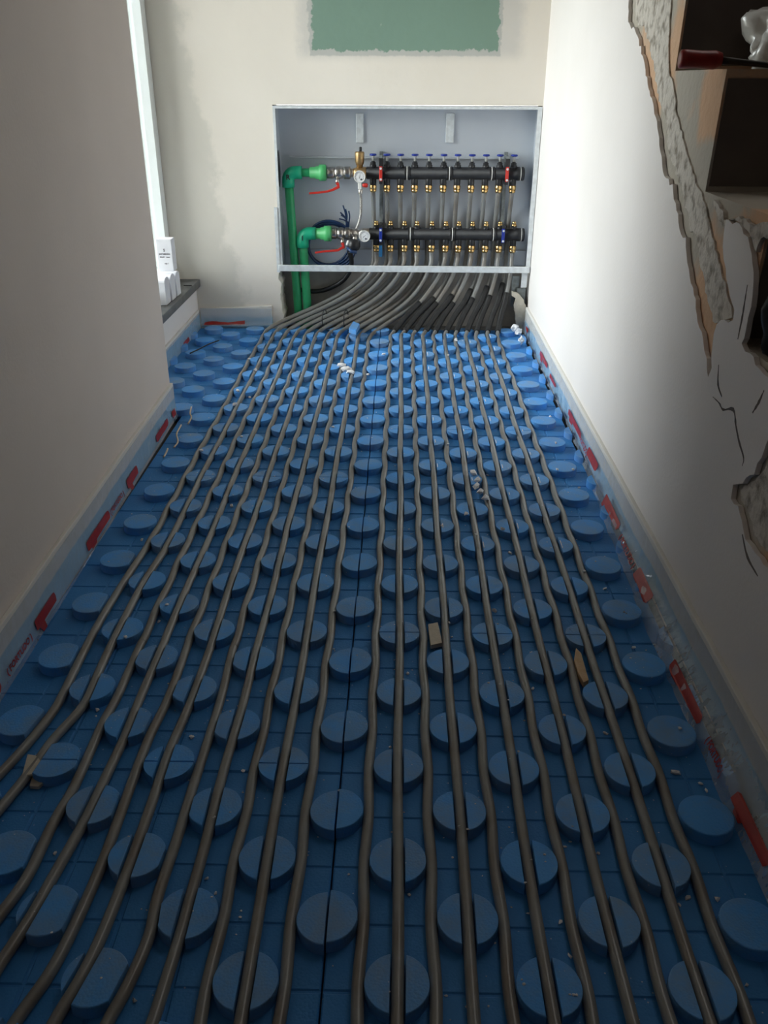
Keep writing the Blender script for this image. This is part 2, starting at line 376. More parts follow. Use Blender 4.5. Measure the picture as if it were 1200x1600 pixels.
# ------------------------------------------------------------------ room shell
XR, YB = 0.460, 3.12
fl = struct(MB().box((-1.0, -1.6, -.06), (1.7, 3.4, -.021)).build('floor', M_SUB))
struct(MB().box((-1.0, -1.6, 2.5), (1.7, 3.4, 2.6)).build('ceiling', M_CEIL))
struct(MB().box((-1.0, -1.7, -.06), (1.7, -1.6, 2.6)).build('wall_front', M_DARKWALL))
struct(MB().box((1.6, -1.6, -.06), (1.7, 3.12, 2.6)).build('wall_stair', M_DARKWALL))
# left wall close to the camera: ends in a free edge where the window bay opens
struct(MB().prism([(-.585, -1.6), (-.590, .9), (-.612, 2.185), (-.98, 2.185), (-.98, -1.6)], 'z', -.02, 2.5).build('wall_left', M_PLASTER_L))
# window bay: low wall under the sill, masonry over the window
w = MB(); w.box((-.98, 2.185, -.02), (-.738, YB, .145)); w.box((-.98, 2.185, 1.55), (-.80, YB, 2.5))
struct(w.build('wall_bay', M_PLASTER))
tag(MB().box((-.90, 2.186, .146), (-.722, YB - .001, .172)).build('window_sill', M_SLATE, bevel=.002),
    'dark slate window sill slab in the bay at the left', 'window sill')
# back wall around the cabinet opening
P = lambda px, py: (lambda v: (v.x, v.z))(at(px, py, 'y', YB))
leftedge = [(-.436, .197), (-.436, .175)] + [P(*p) for p in [(441, 445), (437, 460), (441, 475), (443, 492), (441, 505)]]
hole = jag(leftedge, .008, .0035, 4) + [(-.425, -.02)]
poly = [(-1.0, -.02), (-1.0, 2.5), (1.7, 2.5), (1.7, .2), (.458, .2), (.458, .740), (-.430, .740), (-.430, .198)] + hole
struct(MB().prism(poly, 'y', YB, YB + .11).build('wall_back', M_BACK))
struct(MB().box((-.60, 3.235, -.02), (.56, 3.27, .24)).build('wall_recess', M_RECESS))
struct(MB().box((.458, YB, -.02), (.56, 3.27, .2)).build('wall_recess_side', M_RECESS))

# window
wf = MB()
wy0, wy1, wz0, wz1 = 2.19, YB - .002, .173, 1.55
wf.box((-.880, wy0, wz0), (-.817, wy1, wz0 + .05)); wf.box((-.880, wy0, wz1 - .06), (-.817, wy1, wz1))
wf.box((-.880, wy0, wz0 + .05), (-.817, wy0 + .06, wz1 - .06)); wf.box((-.880, wy1 - .055, wz0 + .05), (-.817, wy1, wz1 - .06))
win = struct(wf.build('window_1', M_PVC))
MB().box((-.850, wy0 + .06, wz0 + .05), (-.844, wy1 - .055, wz1 - .06)).build('pane', M_GLASS, win)

# ------------------------------------------------------------------ right wall plaster and the concrete staircase behind it
def YZ(px, py): v = at(px, py, 'x', XR); return (v.y, v.z)
jl_px = [(975, -40), (982, 0), (981, 38), (995, 50), (1001, 75), (1008, 110), (1016, 150), (1026, 190), (1032, 235), (1036, 268), (1050, 290), (1055, 320),
         (1064, 365), (1071, 372), (1074, 410), (1083, 450), (1089, 490), (1096, 520), (1101, 548), (1106, 590)]
JL = [YZ(*p) for p in jl_px]
up_ = [(3.12, JL[0][1] + (3.12 - JL[0][0]) * .66), JL[0]]
wedge = [YZ(*p) for p in [(1112, 575), (1112, 540), (1120, 505), (1138, 500), (1146, 500), (1147, 485), (1140, 460), (1133, 420), (1130, 385), (1134, 345),
                          (1150, 348), (1163, 362), (1172, 385), (1176, 410), (1178, 440), (1174, 480), (1166, 515), (1158, 540), (1172, 552), (1186, 575), (1200, 590)]]
tail = [(.995, .468), (.985, .43)] + [YZ(*p) for p in [(1196, 690), (1190, 715), (1178, 738), (1160, 752), (1146, 758), (1142, 780), (1152, 792), (1158, 815), (1165, 840), (1180, 862), (1200, 890)]] + [(.80, .20), (.60, .10), (.45, .03), (.39, -.02)]
outline = [(3.12, -.02), up_[0]] + jag(JL, .012, .0045, 7) + jag(wedge, .012, .0035, 8) + jag(tail, .012, .0035, 9)
wr = struct(MB().prism(outline, 'x', XR, XR + .007).build('wall_right', M_PLASTER))

st = thing('concrete_staircase', 'raw concrete staircase rising away behind the broken edge of the right wall', 'staircase', (1.0, .4, 0))
XS = XR + .008
for k in range(-4, 9):
    top = .829 + .168 * k; y0 = 1.408 + .2555 * k
    y1 = y0 + .2555
    if top < 0.05: continue
    # front riser leans in at the bottom, rough nosing
    prof = [(y0 - .003, top), (y0 + .0, top - .03), (y0 + .006, top - .168), (y0 + .006, top - .33), (y1 + .0055, top - .33 if top > .3 else -.02), (y1 + .0055, top)]
    prof = [(a, max(b, -.02)) for a, b in prof]
    pr = []
    for q in prof:
        if not pr or (abs(q[0]-pr[-1][0]) + abs(q[1]-pr[-1][1])) > 1e-5: pr.append(q)
    o = MB().prism(pr, 'x', XS, 1.6).build('step', M_CONC, st)
    MB().prism([(y0 - .004, top - .012), (y0 + .004, top - .16), (y0 + .010, top - .16), (y0 + .010, top - .012)], 'x', XS + .004, 1.6).build('riser_shade', M_RISER, o)  # dark sheet over the riser, its shade put into the colour
slab = [(.42, -.02), (3.12, -.02), (3.12, 1.75), (2.9, 1.575), (1.0, .325), (.6, .065), (.42, -.0)]
MB().prism(slab, 'x', XS + .002, XS + .12).build('stringer', M_CONC, st)
# raised rough mortar between the plaster edge and the step sides
inner = [YZ(*p) for p in [(1044, 0), (1040, 60), (1040, 110), (1048, 130), (1052, 180), (1062, 215), (1070, 250), (1084, 290), (1094, 310), (1100, 340), (1110, 380), (1122, 425), (1130, 455), (1136, 480), (1138, 496)]]
outer = []
off_px = [(989, 0), (990, 32), (1003, 46), (1012, 75), (1018, 110), (1024, 150), (1036, 190), (1041, 235), (1048, 262), (1058, 285), (1066, 320), (1074, 358), (1084, 368), (1088, 410), (1096, 445), (1104, 488), (1112, 505)]
outer = [YZ(*p) for p in off_px]
band = jag(outer, .010, .005, 21) + jag(list(reversed(inner)), .012, .003, 22)
MB().prism(band, 'x', XR + .005, XS + .003).build('mortar_band', M_MORTAR, st)
# plaster rags left on the lower steps' side
rag = [YZ(*p) for p in [(1112, 312), (1128, 330), (1128, 345), (1152, 340), (1180, 352), (1200, 345), (1215, 352), (1200, 372), (1186, 372), (1178, 395), (1168, 362), (1150, 344), (1138, 342), (1130, 356), (1120, 340)]]
MB().prism(jag(rag, .008, .002, 32, True), 'x', XR + .002, XS + .002).build('mortar_band', M_MORTAR, st)
rag = [YZ(*p) for p in [(1205, 700), (1192, 724), (1180, 745), (1150, 765), (1152, 780), (1162, 800), (1172, 835), (1190, 860), (1210, 880)]]
MB().prism(jag(rag, .008, .003, 33, True), 'x', XR + .006, XS + .003).build('mortar_band', M_MORTAR, st)
# cracks cut into the plaster face
def crack(pts, wdt, seed):
    R = random.Random(seed); a = []; b = []
    n = len(pts)
    for i, p in enumerate(pts):
        wv = wdt * (.25 + math.sin(PI * (i + .3) / n)) * R.uniform(.5, 1.3)
        q0 = pts[max(0, i-1)]; q1 = pts[min(n-1, i+1)]; d = Vector((q1[0]-q0[0], q1[1]-q0[1])).normalized()
        a.append((p[0] - d.y*wv, p[1] + d.x*wv)); b.append((p[0] + d.y*wv, p[1] - d.x*wv))
    return a + list(reversed(b))
cr_px = [[(1114, 620), (1124, 630), (1130, 640), (1146, 640), (1150, 665), (1155, 690), (1162, 715), (1160, 728)],
         [(1168, 445), (1164, 470), (1160, 495), (1156, 515), (1153, 530)], [(1194, 610), (1186, 628), (1176, 645)],
         [(1184, 900), (1168, 870), (1160, 835)], [(1123, 570), (1122, 600), (1128, 620)]]
for i, c in enumerate(cr_px):
    pts = [YZ(*p) for p in c]; pl = crack([(v.x, v.y) for v in catmull([Vector((a_, b_, 0)) for a_, b_ in pts], 4)], .0018, 50 + i)
    MB().prism(pl, 'x', XR - .0004, XR + .004).build('crack', M_MORTAR if False else M_INK if False else M_RISER, wr)

# things on the steps
t = thing('red_tool', 'red handled tool lying on the upper concrete step', 'tool', (.50, 1.44, .829))
a = at(1060, 102, 'y', 1.424); b = at(1124, 108, 'y', 1.424); c = at(1215, 117, 'y', 1.424)
a.z = .829 + .013; b.z = .829 + .0115; c.z = .829 + .004
MB().lathe(a, b - a, [(0, .008), (.002, .0125), (.008, .013), ((b-a).length*.5, .0118), ((b-a).length - .01, .0128), ((b-a).length, .010)], 14).build('handle', M_TOOLRED, t)
d = (c - b)
MB().lathe(b, d, [(0, .0055), (.02, .0048), (d.length * .8, .004), (d.length * 1.3, .0015)], 10).build('blade', M_STEEL, t)
# crumpled white plastic bag
def cloth(name, c, size, m, seed, label, cat, sub=4, rough=.55, flat=.0):
    b = MB(); b.blob((0, 0, 0), 1, seed, 0, sub)
    vs = []
    for v in b.v:
        p = Vector(v); f = 1 + rough * noise.noise(p * 1.3 + Vector((seed, 0, 0))) + .22 * noise.noise(p * 3.6 + Vector((0, seed, 0))) + .10 * abs(noise.noise(p * 8 + Vector((0, 0, seed))))
        q = Vector((p.x * size[0], p.y * size[1], p.z * size[2])) * f
        q += Vector(c); q.z = max(q.z, flat + .001); vs.append(tuple(q))
    b.v = vs; b.sm = [True] * len(b.f)
    return tag(b.build(name, m), label, cat)
cloth('plastic_bag', (.615, 1.585, .872), (.060, .045, .060), M_PBAG, 3, 'crumpled translucent white plastic bag behind the red tool on the step', 'plastic bag', flat=.829)
cloth('black_sack', (.525, 1.105, .555), (.050, .032, .085), M_BAG, 5, 'dark folded sack on the lower concrete step at the right edge', 'sack', flat=.493)
cloth('red_rag', (.492, 1.112, .500), (.014, .03, .016), M_BAGRED, 9, 'dark red rag beside the black sack on the lower step', 'rag', flat=.493)

# ------------------------------------------------------------------ pipes: routes over the floor
PR = 0.0066
fan = {
 -6.5: [(195,907),(150,982),(100,1080),(85,1107),(50,1152),(0,1207),(-70,1275),(-160,1350)],
 -6: [(222,915),(180,995),(155,1047),(130,1100),(82,1155),(50,1200),(0,1262),(-70,1340),(-150,1420)],
 -5.5: [(183,1087),(160,1130),(117,1227),(83,1287),(43,1370),(0,1430),(-70,1520),(-140,1600)],
 -5: [(220,1087),(193,1153),(160,1223),(133,1280),(83,1370),(50,1430),(0,1507),(-60,1600)],
 -4.5: [(263,1090),(233,1153),(200,1240),(167,1330),(133,1410),(83,1510),(20,1600),(-40,1700)],
 -4: [(297,1097),(263,1177),(233,1267),(197,1367),(160,1460),(127,1527),(83,1600),(20,1720)],
 -3.5: [(343,1097),(300,1233),(280,1300),(247,1400),(233,1463),(200,1540),(167,1600),(110,1720)],
 -3: [(380,1100),(347,1213),(320,1320),(300,1390),(280,1463),(237,1600),(195,1720)],
}
def pipe_floor(u, yend):
    """centre line from the near edge to yend"""
    pts = []; R = random.Random(int(u * 10) + 100)
    ph = R.uniform(0, 6)
    def xs(y):
        r = (y - Y0) / PY; x = X0 + u * PX
        if abs(u - round(u)) > .25:
            k = math.floor(u); s = 1 if k % 2 == 0 else -1
            x += s * .0013 * math.cos(PI * r)
        else: x += .0010 * math.sin(r * .9 + ph)
        return x
    z = PR + .0004 if abs(u - round(u)) > .25 else PR + .0022
    zw = lambda y: z + .0012 * math.sin(y * 9 + ph)
    ystart = .40
    if u in fan:
        f = [at(px, py, 'z', z + .001) for px, py in fan[u]]
        f = list(reversed(f)); ystart = f[-1].y + .12
        near = [(p.x, p.y, zw(p.y)) for p in f]
    else: near = []
    y = ystart; far = []
    while y < yend: far.append((xs(y), y, zw(y))); y += PY / 4
    if near:
        sm = catmull(near + far[:2], 6); core = sm[:-1] + [Vector(p) for p in far[1:]]
    else: core = [Vector(p) for p in far]
    return core

# manifold outlets in the cabinet
YM = 3.175                                   # plane of the manifold bars
up_px = [583, 604.5, 625.5, 647.5, 669.5, 692, 713.5, 735.5, 757, 778.5, 800]
lo_px = [588, 610, 631.5, 651, 674, 695.5, 715.5, 736.5, 757.5, 779, 800.5]
UPX = [at(p, 300, 'y', YM) for p in up_px]; LOX = [at(p, 392, 'y', YM) for p in lo_px]
ZU = at(700, 271, 'y', YM).z; ZL = at(700, 366, 'y', YM).z
us = [-6.5 + .5 * i for i in range(11)] + [-.5 + .5 * i for i in range(11)]
ordn = ['first', 'second', 'third', 'fourth', 'fifth', 'sixth', 'seventh', 'eighth', 'ninth', 'tenth', 'eleventh']
PIPES = []
def build_pipe(i):
    u = us[i]; k = i // 2; upper = i % 2 == 0
    xo = (UPX if upper else LOX)[k].x; yo = YM + (.018 if upper else 0)
    ztop = (ZU if upper else ZL) - .058
    left = i < 11
    if left:
        yend = 2.995 - .006 * i; fl_ = pipe_floor(u, yend); xf = fl_[-1].x; D = xo - xf
        yb_ = 3.092 + .004 * (10 - i) if D < .3 else 3.100
        A = Vector((xf, yend, fl_[-1].z)); hz_ = .018 + .0032 * (10 - i)
        B1 = Vector((xf + .006, yb_ + .012, hz_ * .7)); B2 = Vector((xo - .03 - .16 * max(0, D - .16), 3.150 + (.022 if upper else 0), hz_ + .028)); B3 = Vector((xo, YM - (.010 if not upper else -.022), .225))
        route = []
        for q in range(1, 13):
            w_ = q / 12; route.append(A*(1-w_)**3 + B1*3*w_*(1-w_)**2 + B2*3*w_*w_*(1-w_) + B3*w_**3)
        if upper: route += [(xo, YM + .040, .30), (xo + .001, YM + .040, .35), (xo + .001, YM + .03, .40), (xo, YM + .012, ztop - .02), (xo, YM, ztop)]
        else: route += [(xo, YM, ztop - .02), (xo, YM, ztop)]
    else:
        j = i - 11; yend = 2.985
        fl_ = pipe_floor(u, yend); xf = fl_[-1].x; D = xo - xf
        route = [(xf + .1 * D, 3.025, .022), (xf + .30 * D, 3.065, .060), (xf + .62 * D, 3.105, .115), (xf + .9 * D, 3.145 + (.03 if upper else 0), .185)]
        if upper: route += [(xo, YM + .042, .27), (xo, YM + .044, .345), (xo, YM + .028, .40), (xo, YM + .006, ztop - .02), (xo, YM, ztop)]
        else: route += [(xo, YM, .235), (xo, YM, ztop)]
    pts = fl_ + catmull([fl_[-1]] + route, 8)[1:]
    PIPES.append([(p.x, p.y) for p in fl_])
    if left: lab = 'grey heating pipe, %s from the left in the left bundle' % ordn[i]
    else: lab = 'grey heating pipe right of the panel seam, %s from that seam' % ordn[i - 11]
    t = thing('heating_pipe', lab, 'pipe', tuple(fl_[0][:2]) + (0,), 'grey heating pipes laid over the blue panels')
    nfl = len(fl_); npt = len(pts)
    MB().tube(pts, lambda f: PR + .0012 * max(0, min(1, (f * (npt - 1) - nfl - 8) / 30)), 12).build('pipe_run', M_PIPE, t)
    if not left:
        # black foam sleeve where the pipe climbs out of the floor
        rr = catmull([fl_[-1]] + route, 8)
        zt = (.140 if not upper else .170) - .006 * (10 - j)
        seg = [p for p in rr if .016 < p.z < max(zt, .10)]
        if len(seg) > 3: MB().tube(seg, .0102, 12).build('foam_sleeve', M_RUBBER, t)
for i in range(22): build_pipe(i)

# ------------------------------------------------------------------ insulation panels with studs
SR = .0325
def clip(poly, n, d, keep_gt):
    out = []
    for i in range(len(poly)):
        a = poly[i]; b = poly[(i + 1) % len(poly)]
        da = a[0]*n[0] + a[1]*n[1] - d; db = b[0]*n[0] + b[1]*n[1] - d
        if not keep_gt: da, db = -da, -db
        if da >= 0: out.append(a)
        if (da > 0) != (db > 0) and abs(da - db) > 1e-12:
            t = da / (da - db); out.append((a[0] + (b[0]-a[0])*t, a[1] + (b[1]-a[1])*t))
    return out
def area2(p): return sum(p[i][0]*p[(i+1) % len(p)][1] - p[(i+1) % len(p)][0]*p[i][1] for i in range(len(p))) / 2
def stud_mesh(polys, hole):
    b = MB()
    for p in polys:
        # drop duplicate points
        q = []
        for v in p:
            if not q or math.hypot(v[0]-q[-1][0], v[1]-q[-1][1]) > 2e-4: q.append(v)
        if len(q) > 2 and math.hypot(q[0][0]-q[-1][0], q[0][1]-q[-1][1]) < 2e-4: q.pop()
        if len(q) < 3 or area2(q) < 3e-5: continue
        cx = sum(v[0] for v in q) / len(q); cy = sum(v[1] for v in q) / len(q); n = len(q)
        rings = [(1.015, -.0005), (1.0, STUD_H - .0014), (.985, STUD_H - .0004), (.955, STUD_H)]
        vs = [(cx + (v[0]-cx)*s, cy + (v[1]-cy)*s, z) for s, z in rings for v in q]
        fs = [(r*n+i, r*n+(i+1) % n, (r+1)*n+(i+1) % n, (r+1)*n+i) for r in range(3) for i in range(n)]
        b.add(vs, fs)
        o = len(b.v) - len(vs); b.f.append(tuple(o + 3*n + i for i in range(n))); b.sm.append(False)
    if hole:
        b.lathe((.002, .001, STUD_H - .003), (0, 0, 1), [(0, .001), (.0032, .0042)], 8) if False else None
    return b
base_circle = [(SR * math.cos(2*PI*k/44), SR * math.sin(2*PI*k/44)) for k in range(44)]
SEAM = X0 - PX
rowsL = [-6, 4, 16, 28, 34.6]; rowsR = [-6, 8, 20, 32, 34.6]
YEND = 3.045
panels = []
def panel(side, r0, r1, lab, idx):
    ya = Y0 + r0 * PY + .0006; yb = min(Y0 + r1 * PY - .0006, 3.10)
    dy = -.003 if side == 'L' else 0
    if side == 'R': xa, xb = SEAM + .0011, XR - .022
    else: xa, xb = -.588, SEAM - .0011
    t = thing('insulation_panel', lab, 'insulation panel', ((xa + xb) / 2, (ya + yb) / 2, -.02), 'blue studded insulation panels')
    b = MB(); zt = 0.0
    if side == 'L' and r1 > 21:
        yl = 2.19
        poly = [(-.588, ya), (xb, ya), (xb, yb), (-.735, yb), (-.735, max(yl, ya)), (-.588, max(yl, ya))]
        if ya >= yl: poly = [(-.735, ya), (xb, ya), (xb, yb), (-.735, yb)]
        slabp = poly
    else: slabp = [(xa, ya), (xb, ya), (xb, yb), (xa, yb)]
    # slab, with raised pads between the laying grooves
    b.prism(slabp, 'z', -.02, -.0016)
    x = SEAM
    def inside(cx, cy):
        c = False; n = len(slabp); j = n - 1
        for i in range(n):
            if ((slabp[i][1] > cy) != (slabp[j][1] > cy)) and (cx < (slabp[j][0]-slabp[i][0])*(cy-slabp[i][1])/(slabp[j][1]-slabp[i][1])+slabp[i][0]): c = not c
            j = i
        return c
    cols = range(-9, 7); g = .0011
    for cc in cols:
        for rr in range(int(math.floor(r0)), int(math.ceil(r1)) + 1):
            px0, px1 = X0 + cc*PX + g, X0 + (cc+1)*PX - g; py0, py1 = Y0 + rr*PY + g, Y0 + (rr+1)*PY - g
            px0 = max(px0, min(v[0] for v in slabp)); px1 = min(px1, xb); py0 = max(py0, ya); py1 = min(py1, yb)
            if px1 - px0 < .004 or py1 - py0 < .004 or py1 < .3: continue
            if not (inside((px0+px1)/2, (py0+py1)/2)): continue
            if not inside(px0 + .001, py0 + .001):
                px0 = max(px0, -.588)
                if px1 - px0 < .004: continue
            v = [(px0, py0, -.0017), (px1, py0, -.0017), (px1, py1, -.0017), (px0, py1, -.0017)]
            e = .0016; w_ = [(px0+e, py0+e, 0), (px1-e, py0+e, 0), (px1-e, py1-e, 0), (px0+e, py1-e, 0)]
            b.add(v + w_, [(4,5,6,7), (0,1,5,4), (1,2,6,5), (2,3,7,6), (3,0,4,7)])
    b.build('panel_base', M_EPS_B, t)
    for cc in range(-10, 7):
        for rr in range(int(math.ceil(r0)), int(math.floor(r1)) + 1):
            if (cc + rr) % 2: continue
            cx, cy = X0 + cc * PX, Y0 + rr * PY
            if cy < .34 or cy > YEND: continue
            if side == 'R' and cc < -1 or side == 'L' and cc > -1: continue
            if side == 'L' and cx < -.76: continue
            if side == 'L' and cy < 2.2 and cx - .01 < -.60: continue
            polys = [base_circle]
            def loc(n, d, gt):
                return [q for q in (clip(p, n, d, gt) for p in polys) if len(q) > 2]
            if side == 'R': polys = loc((1, 0), xa - cx, True); polys = loc((1, 0), xb - cx, False)
            else:
                polys = loc((1, 0), xb - cx, False)
                lim = -.588 if cy < 2.16 else -.733
                polys = loc((1, 0), lim - cx, True)
            polys = loc((0, 1), ya - cy, True); polys = loc((0, 1), yb - cy, False)
            # laying channels cut by the pipes crossing this stud
            for route in PIPES:
                best = None
                for a, bq in zip(route, route[1:]):
                    if abs(a[1] - cy) > .08 and abs(bq[1] - cy) > .08: continue
                    dx, dyy = bq[0]-a[0], bq[1]-a[1]; L = math.hypot(dx, dyy)
                    if L < 1e-6: continue
                    tt = ((cx-a[0])*dx + (cy-a[1])*dyy) / L / L; tt = min(1, max(0, tt))
                    ex, ey = a[0]+dx*tt, a[1]+dyy*tt; dd = math.hypot(ex-cx, ey-cy)
                    if best is None or dd < best[0]: best = (dd, dx/L, dyy/L, ex-cx, ey-cy)
                if best and best[0] < SR + PR - .0006:
                    n = (-best[2], best[1]); d = best[3]*n[0] + best[4]*n[1]; hw = PR + .0012
                    A = loc(n, d + hw, True); B = loc(n, d - hw, False); polys = A + B
            if not polys: continue
            me = stud_mesh(polys, False)
            if not me.v: continue
            o = bpy.data.objects.new('stud', me.mesh('stud', M_EPS)); COL.objects.link(o); o.parent = t
            o.matrix_parent_inverse = Matrix.Translation(-Vector(WL[t.name]))
            o.location = (cx, cy + (dy if cc == -1 else 0), 0)
            if side == 'R' and cc == 6 or side == 'L' and cc in (-7, -8) and rr < 22:
                if rr % 3 != 1:
                    dm = MB().lathe((0, 0, 0), (0, 0, 1), [(0, .0001), (.0008, .0038), (.0009, .0030), (.0003, .0022)], 10)
                    d_ = MB(); d_.add([( .0042*math.cos(k*PI/5)*(1+.2*(k % 2)), .0030*math.sin(k*PI/5), STUD_H + .0003) for k in range(10)], [tuple(range(10))])
                    if cc == 6 and cx + .006 < xb: 
                        q = bpy.data.objects.new('moulding_dimple', d_.mesh('moulding_dimple', M_BLUE if False else M_DIMPLE)); COL.objects.link(q); q.parent = o
    return t
M_DIMPLE = mat('dimple_blue', (0.004, 0.045, 0.16, 1), None, rough=.8)
panel('L', -6, 4, 'blue studded panel left of the long seam, nearest the camera', 0)
panel('L', 4, 16, 'blue studded panel left of the long seam, second from the camera', 1)
panel('L', 16, 28, 'blue studded panel left of the long seam, reaching into the window bay', 2)
panel('L', 28, 34.6, 'short blue studded panel left of the long seam against the back wall', 3)
panel('R', -6, 8, 'blue studded panel right of the long seam, nearest the camera', 0)
panel('R', 8, 20, 'blue studded panel right of the long seam, second from the camera', 1)
panel('R', 20, 32, 'blue studded panel right of the long seam, third from the camera', 2)
panel('R', 32, 34.6, 'narrow blue panel offcut in front of the black pipe sleeves', 3)

# ------------------------------------------------------------------ perimeter strips: foam band, clear film, red print
class Strip:
    """s runs along the wall, t = 0 at the film's foot, 1 at its top"""
    def __init__(s, origin, along, inward, prof): s.o = Vector(origin); s.a = Vector(along); s.n = Vector(inward); s.prof = prof
    def P(s, q, t, off=0):
        pf = s.prof(q); L = [0]
        for i in range(len(pf) - 1): L.append(L[-1] + math.dist(pf[i], pf[i+1]))
        d = max(0, min(1, t)) * L[-1]; i = 0
        while i < len(pf) - 2 and d > L[i+1]: i += 1
        f = (d - L[i]) / (L[i+1] - L[i]); x = pf[i][0] + (pf[i+1][0]-pf[i][0])*f; z = pf[i][1] + (pf[i+1][1]-pf[i][1])*f
        tx, tz = pf[i+1][0]-pf[i][0], pf[i+1][1]-pf[i][1]; l = math.hypot(tx, tz)
        nx, nz = tz / l, -tx / l
        return s.o + s.a * q + s.n * (x + nx * off) + Vector((0, 0, z + nz * off))
def make_strip(label, st_, length, zband, m_band_, marks, thick=.008, gap0=0):
    t = thing('perimeter_strip', label, 'edge strip', tuple(st_.o + st_.a * (length / 2)), None)
    n = int(length / .02); b = MB(); R = random.Random(len(label))
    vs = []; fs = []
    for i in range(n + 1):
        q = length * i / n; zt = zband(q) + .0012 * noise.noise(Vector((q * 9, 0, 1)))
        bulge = .0015 * noise.noise(Vector((q * 5, 3, 1)))
        for (x, z) in [(.0005, -.0), (thick + bulge, -.0), (thick + bulge, zt * .5), (thick + bulge, zt - .001), (thick - .001 + bulge, zt), (.0005, zt)]:
            p = st_.o + st_.a * q + st_.n * x; vs.append((p.x, p.y, z - .001 if z == 0 else z))
    for i in range(n):
        for k in range(5): fs.append((i*6+k, i*6+k+1, (i+1)*6+k+1, (i+1)*6+k))
    fs += [tuple(range(6)), tuple(n*6 + k for k in reversed(range(6)))]
    b.add(vs, fs).build('foam_band', m_band_, t)
    f = MB(); vs = []; fs = []; nt_ = 12
    for i in range(n + 1):
        for k in range(nt_ + 1): vs.append(tuple(st_.P(length * i / n, k / nt_)))
    for i in range(n):
        for k in range(nt_): a = i*(nt_+1)+k; fs.append((a, a+nt_+1, a+nt_+2, a+1))
    film = f.add(vs, fs, True).build('film', M_FILM, t)
    for mk in marks:
        b = MB(); kind = mk[0]
        if kind == 'poly':
            pts = mk[1]; tri = tessellate_polygon([[Vector((p[0], p[1] * .1, 0)) for p in pts]])
            b.add([tuple(st_.P(p[0], p[1], .0012)) for p in pts], [tuple(x) for x in tri])
        elif kind == 'text':
            vs2, fs2 = text2d(mk[1], mk[4])
            b.add([tuple(st_.P(mk[2] + v[0] * mk[5], mk[3] + v[1] / .085, .0012)) for v in vs2], fs2)
        b.build('printed_mark' if kind == 'poly' else 'printed_word', M_REDINK, film)
    return t
def bar(s0, s1, t0, t1, hook=0):
    """the film's bar mark: rounded bar with a short foot at one end"""
    d = (s1 - s0); c = abs(d) * .12
    p = [(s0, t0 + .03), (s0 + d*.06, t0), (s1 - d*.10, t0), (s1, t0 + .05), (s1, t1 - .04), (s1 - d*.05, t1), (s0 + d*.05, t1), (s0, t1 - .03)]
    if hook:
        h = hook
        k = s0 + d * .12; k2 = s0 + d * .34
        p = [(s0, t1 - .02), (s0, t0 + .02), (s0 + d*.05, t0), (k, t0), (k + d*.04, t0 - h), (k2, t0 - h), (k2 + d*.03, t0), (s1, t0 + .02), (s1 + d*.03, (t0+t1)/2), (s1, t1 - .02), (s1 - d*.05, t1), (s0 + d*.04, t1)]
    return ('poly', p)
WORD = '( FORTUDO )'
# right wall: s = y - .40
def prof_r(q):
    y = q + .40; w = max(0, min(1, (2.1 - y) / .9)); wob = .004 * noise.noise(Vector((y * 14, 0, 0))) + .003 * noise.noise(Vector((y * 37, 5, 0)))
    foot = .012 + .030 * w
    cre = .007 * math.exp(-((y - .83) / .02) ** 2) - .006 * math.exp(-((y - .79) / .012) ** 2)
    return [(foot + .004 + wob, .0012), (foot + wob, .004 + .003 * w), (foot * .72 + .004 + wob + cre, .018 + .004 * w), (.013 + .003 * w - wob * .5 + cre, .038), (.0095, .055), (.0090, .078)]
sr_ = Strip((XR, .40, 0), (0, 1, 0), (-1, 0, 0), prof_r)
Y = lambda y: y - .40
mr = [bar(Y(2.68), Y(2.53), .42, .60, .14), bar(Y(2.47), Y(2.36), .35, .50), bar(Y(2.15), Y(1.97), .36, .55, .12), bar(Y(1.88), Y(1.77), .36, .6),
      bar(Y(1.65), Y(1.60), .10, .42), bar(Y(1.64), Y(1.51), .22, .42, .06), bar(Y(1.345), Y(1.245), .17, .42), bar(Y(1.08), Y(.945), .12, .30, .02),
      bar(Y(.805), Y(.70), .14, .32, .06), bar(Y(3.02), Y(2.97), .3, .5),
      ('text', WORD, Y(1.42), .28, .015, -1.35), ('text', WORD, Y(.875), .20, .014, -.85), ('text', WORD, Y(1.925), .38, .018, -1.0)]
make_strip('pale blue edge strip with red printed film along the right wall', sr_, 2.70, lambda q: .086, M_BAND_R, mr)
# left wall: s = y - .40 ; wall face slopes slightly
la = Vector((-.022, 1.285, 0)); lal = la.length
def prof_l(q):
    wob = .002 * noise.noise(Vector((q * 11, 2, 0)))
    return [(.016 + wob, .0012), (.014 + wob, .004), (.011 + wob, .016), (.0095, .035), (.0090, .05), (.0090, .083)]
sl_ = Strip((-.583, .40, 0), la.normalized(), (1, 0, 0), prof_l)
sl_.o = Vector((-.5815, .40, 0))
ml = [bar(Y(2.165), Y(2.13), .12, .34), bar(Y(1.955), Y(2.085), .14, .36), bar(Y(1.69), Y(1.775), .12, .38, .12), bar(Y(1.41), Y(1.55), .12, .36, .06), bar(Y(1.145), Y(1.235), .14, .38, .14), bar(Y(.93), Y(1.0), .12, .36),
      ('text', WORD, Y(1.61), .20, .015, 1.15), ('text', WORD, Y(1.075), .22, .015, 1.1)]
make_strip('pale blue edge strip with red printed film along the left wall', sl_, 1.787, lambda q: .090, M_BAND_L, ml)
prof_b = lambda q: [(.030, .0015), (.022, .004), (.012 + .003 * noise.noise(Vector((q * 12, 9, 0))), .016), (.0095, .035), (.009, .05), (.009, .06)]
sb = Strip((-.468, YB, 0), (-1, 0, 0), (0, -1, 0), lambda q: [(.018 + .012*(q > .1), .010), (.012, .016), (.0105, .028), (.0095, .04), (.009, .055), (.009, .07)])
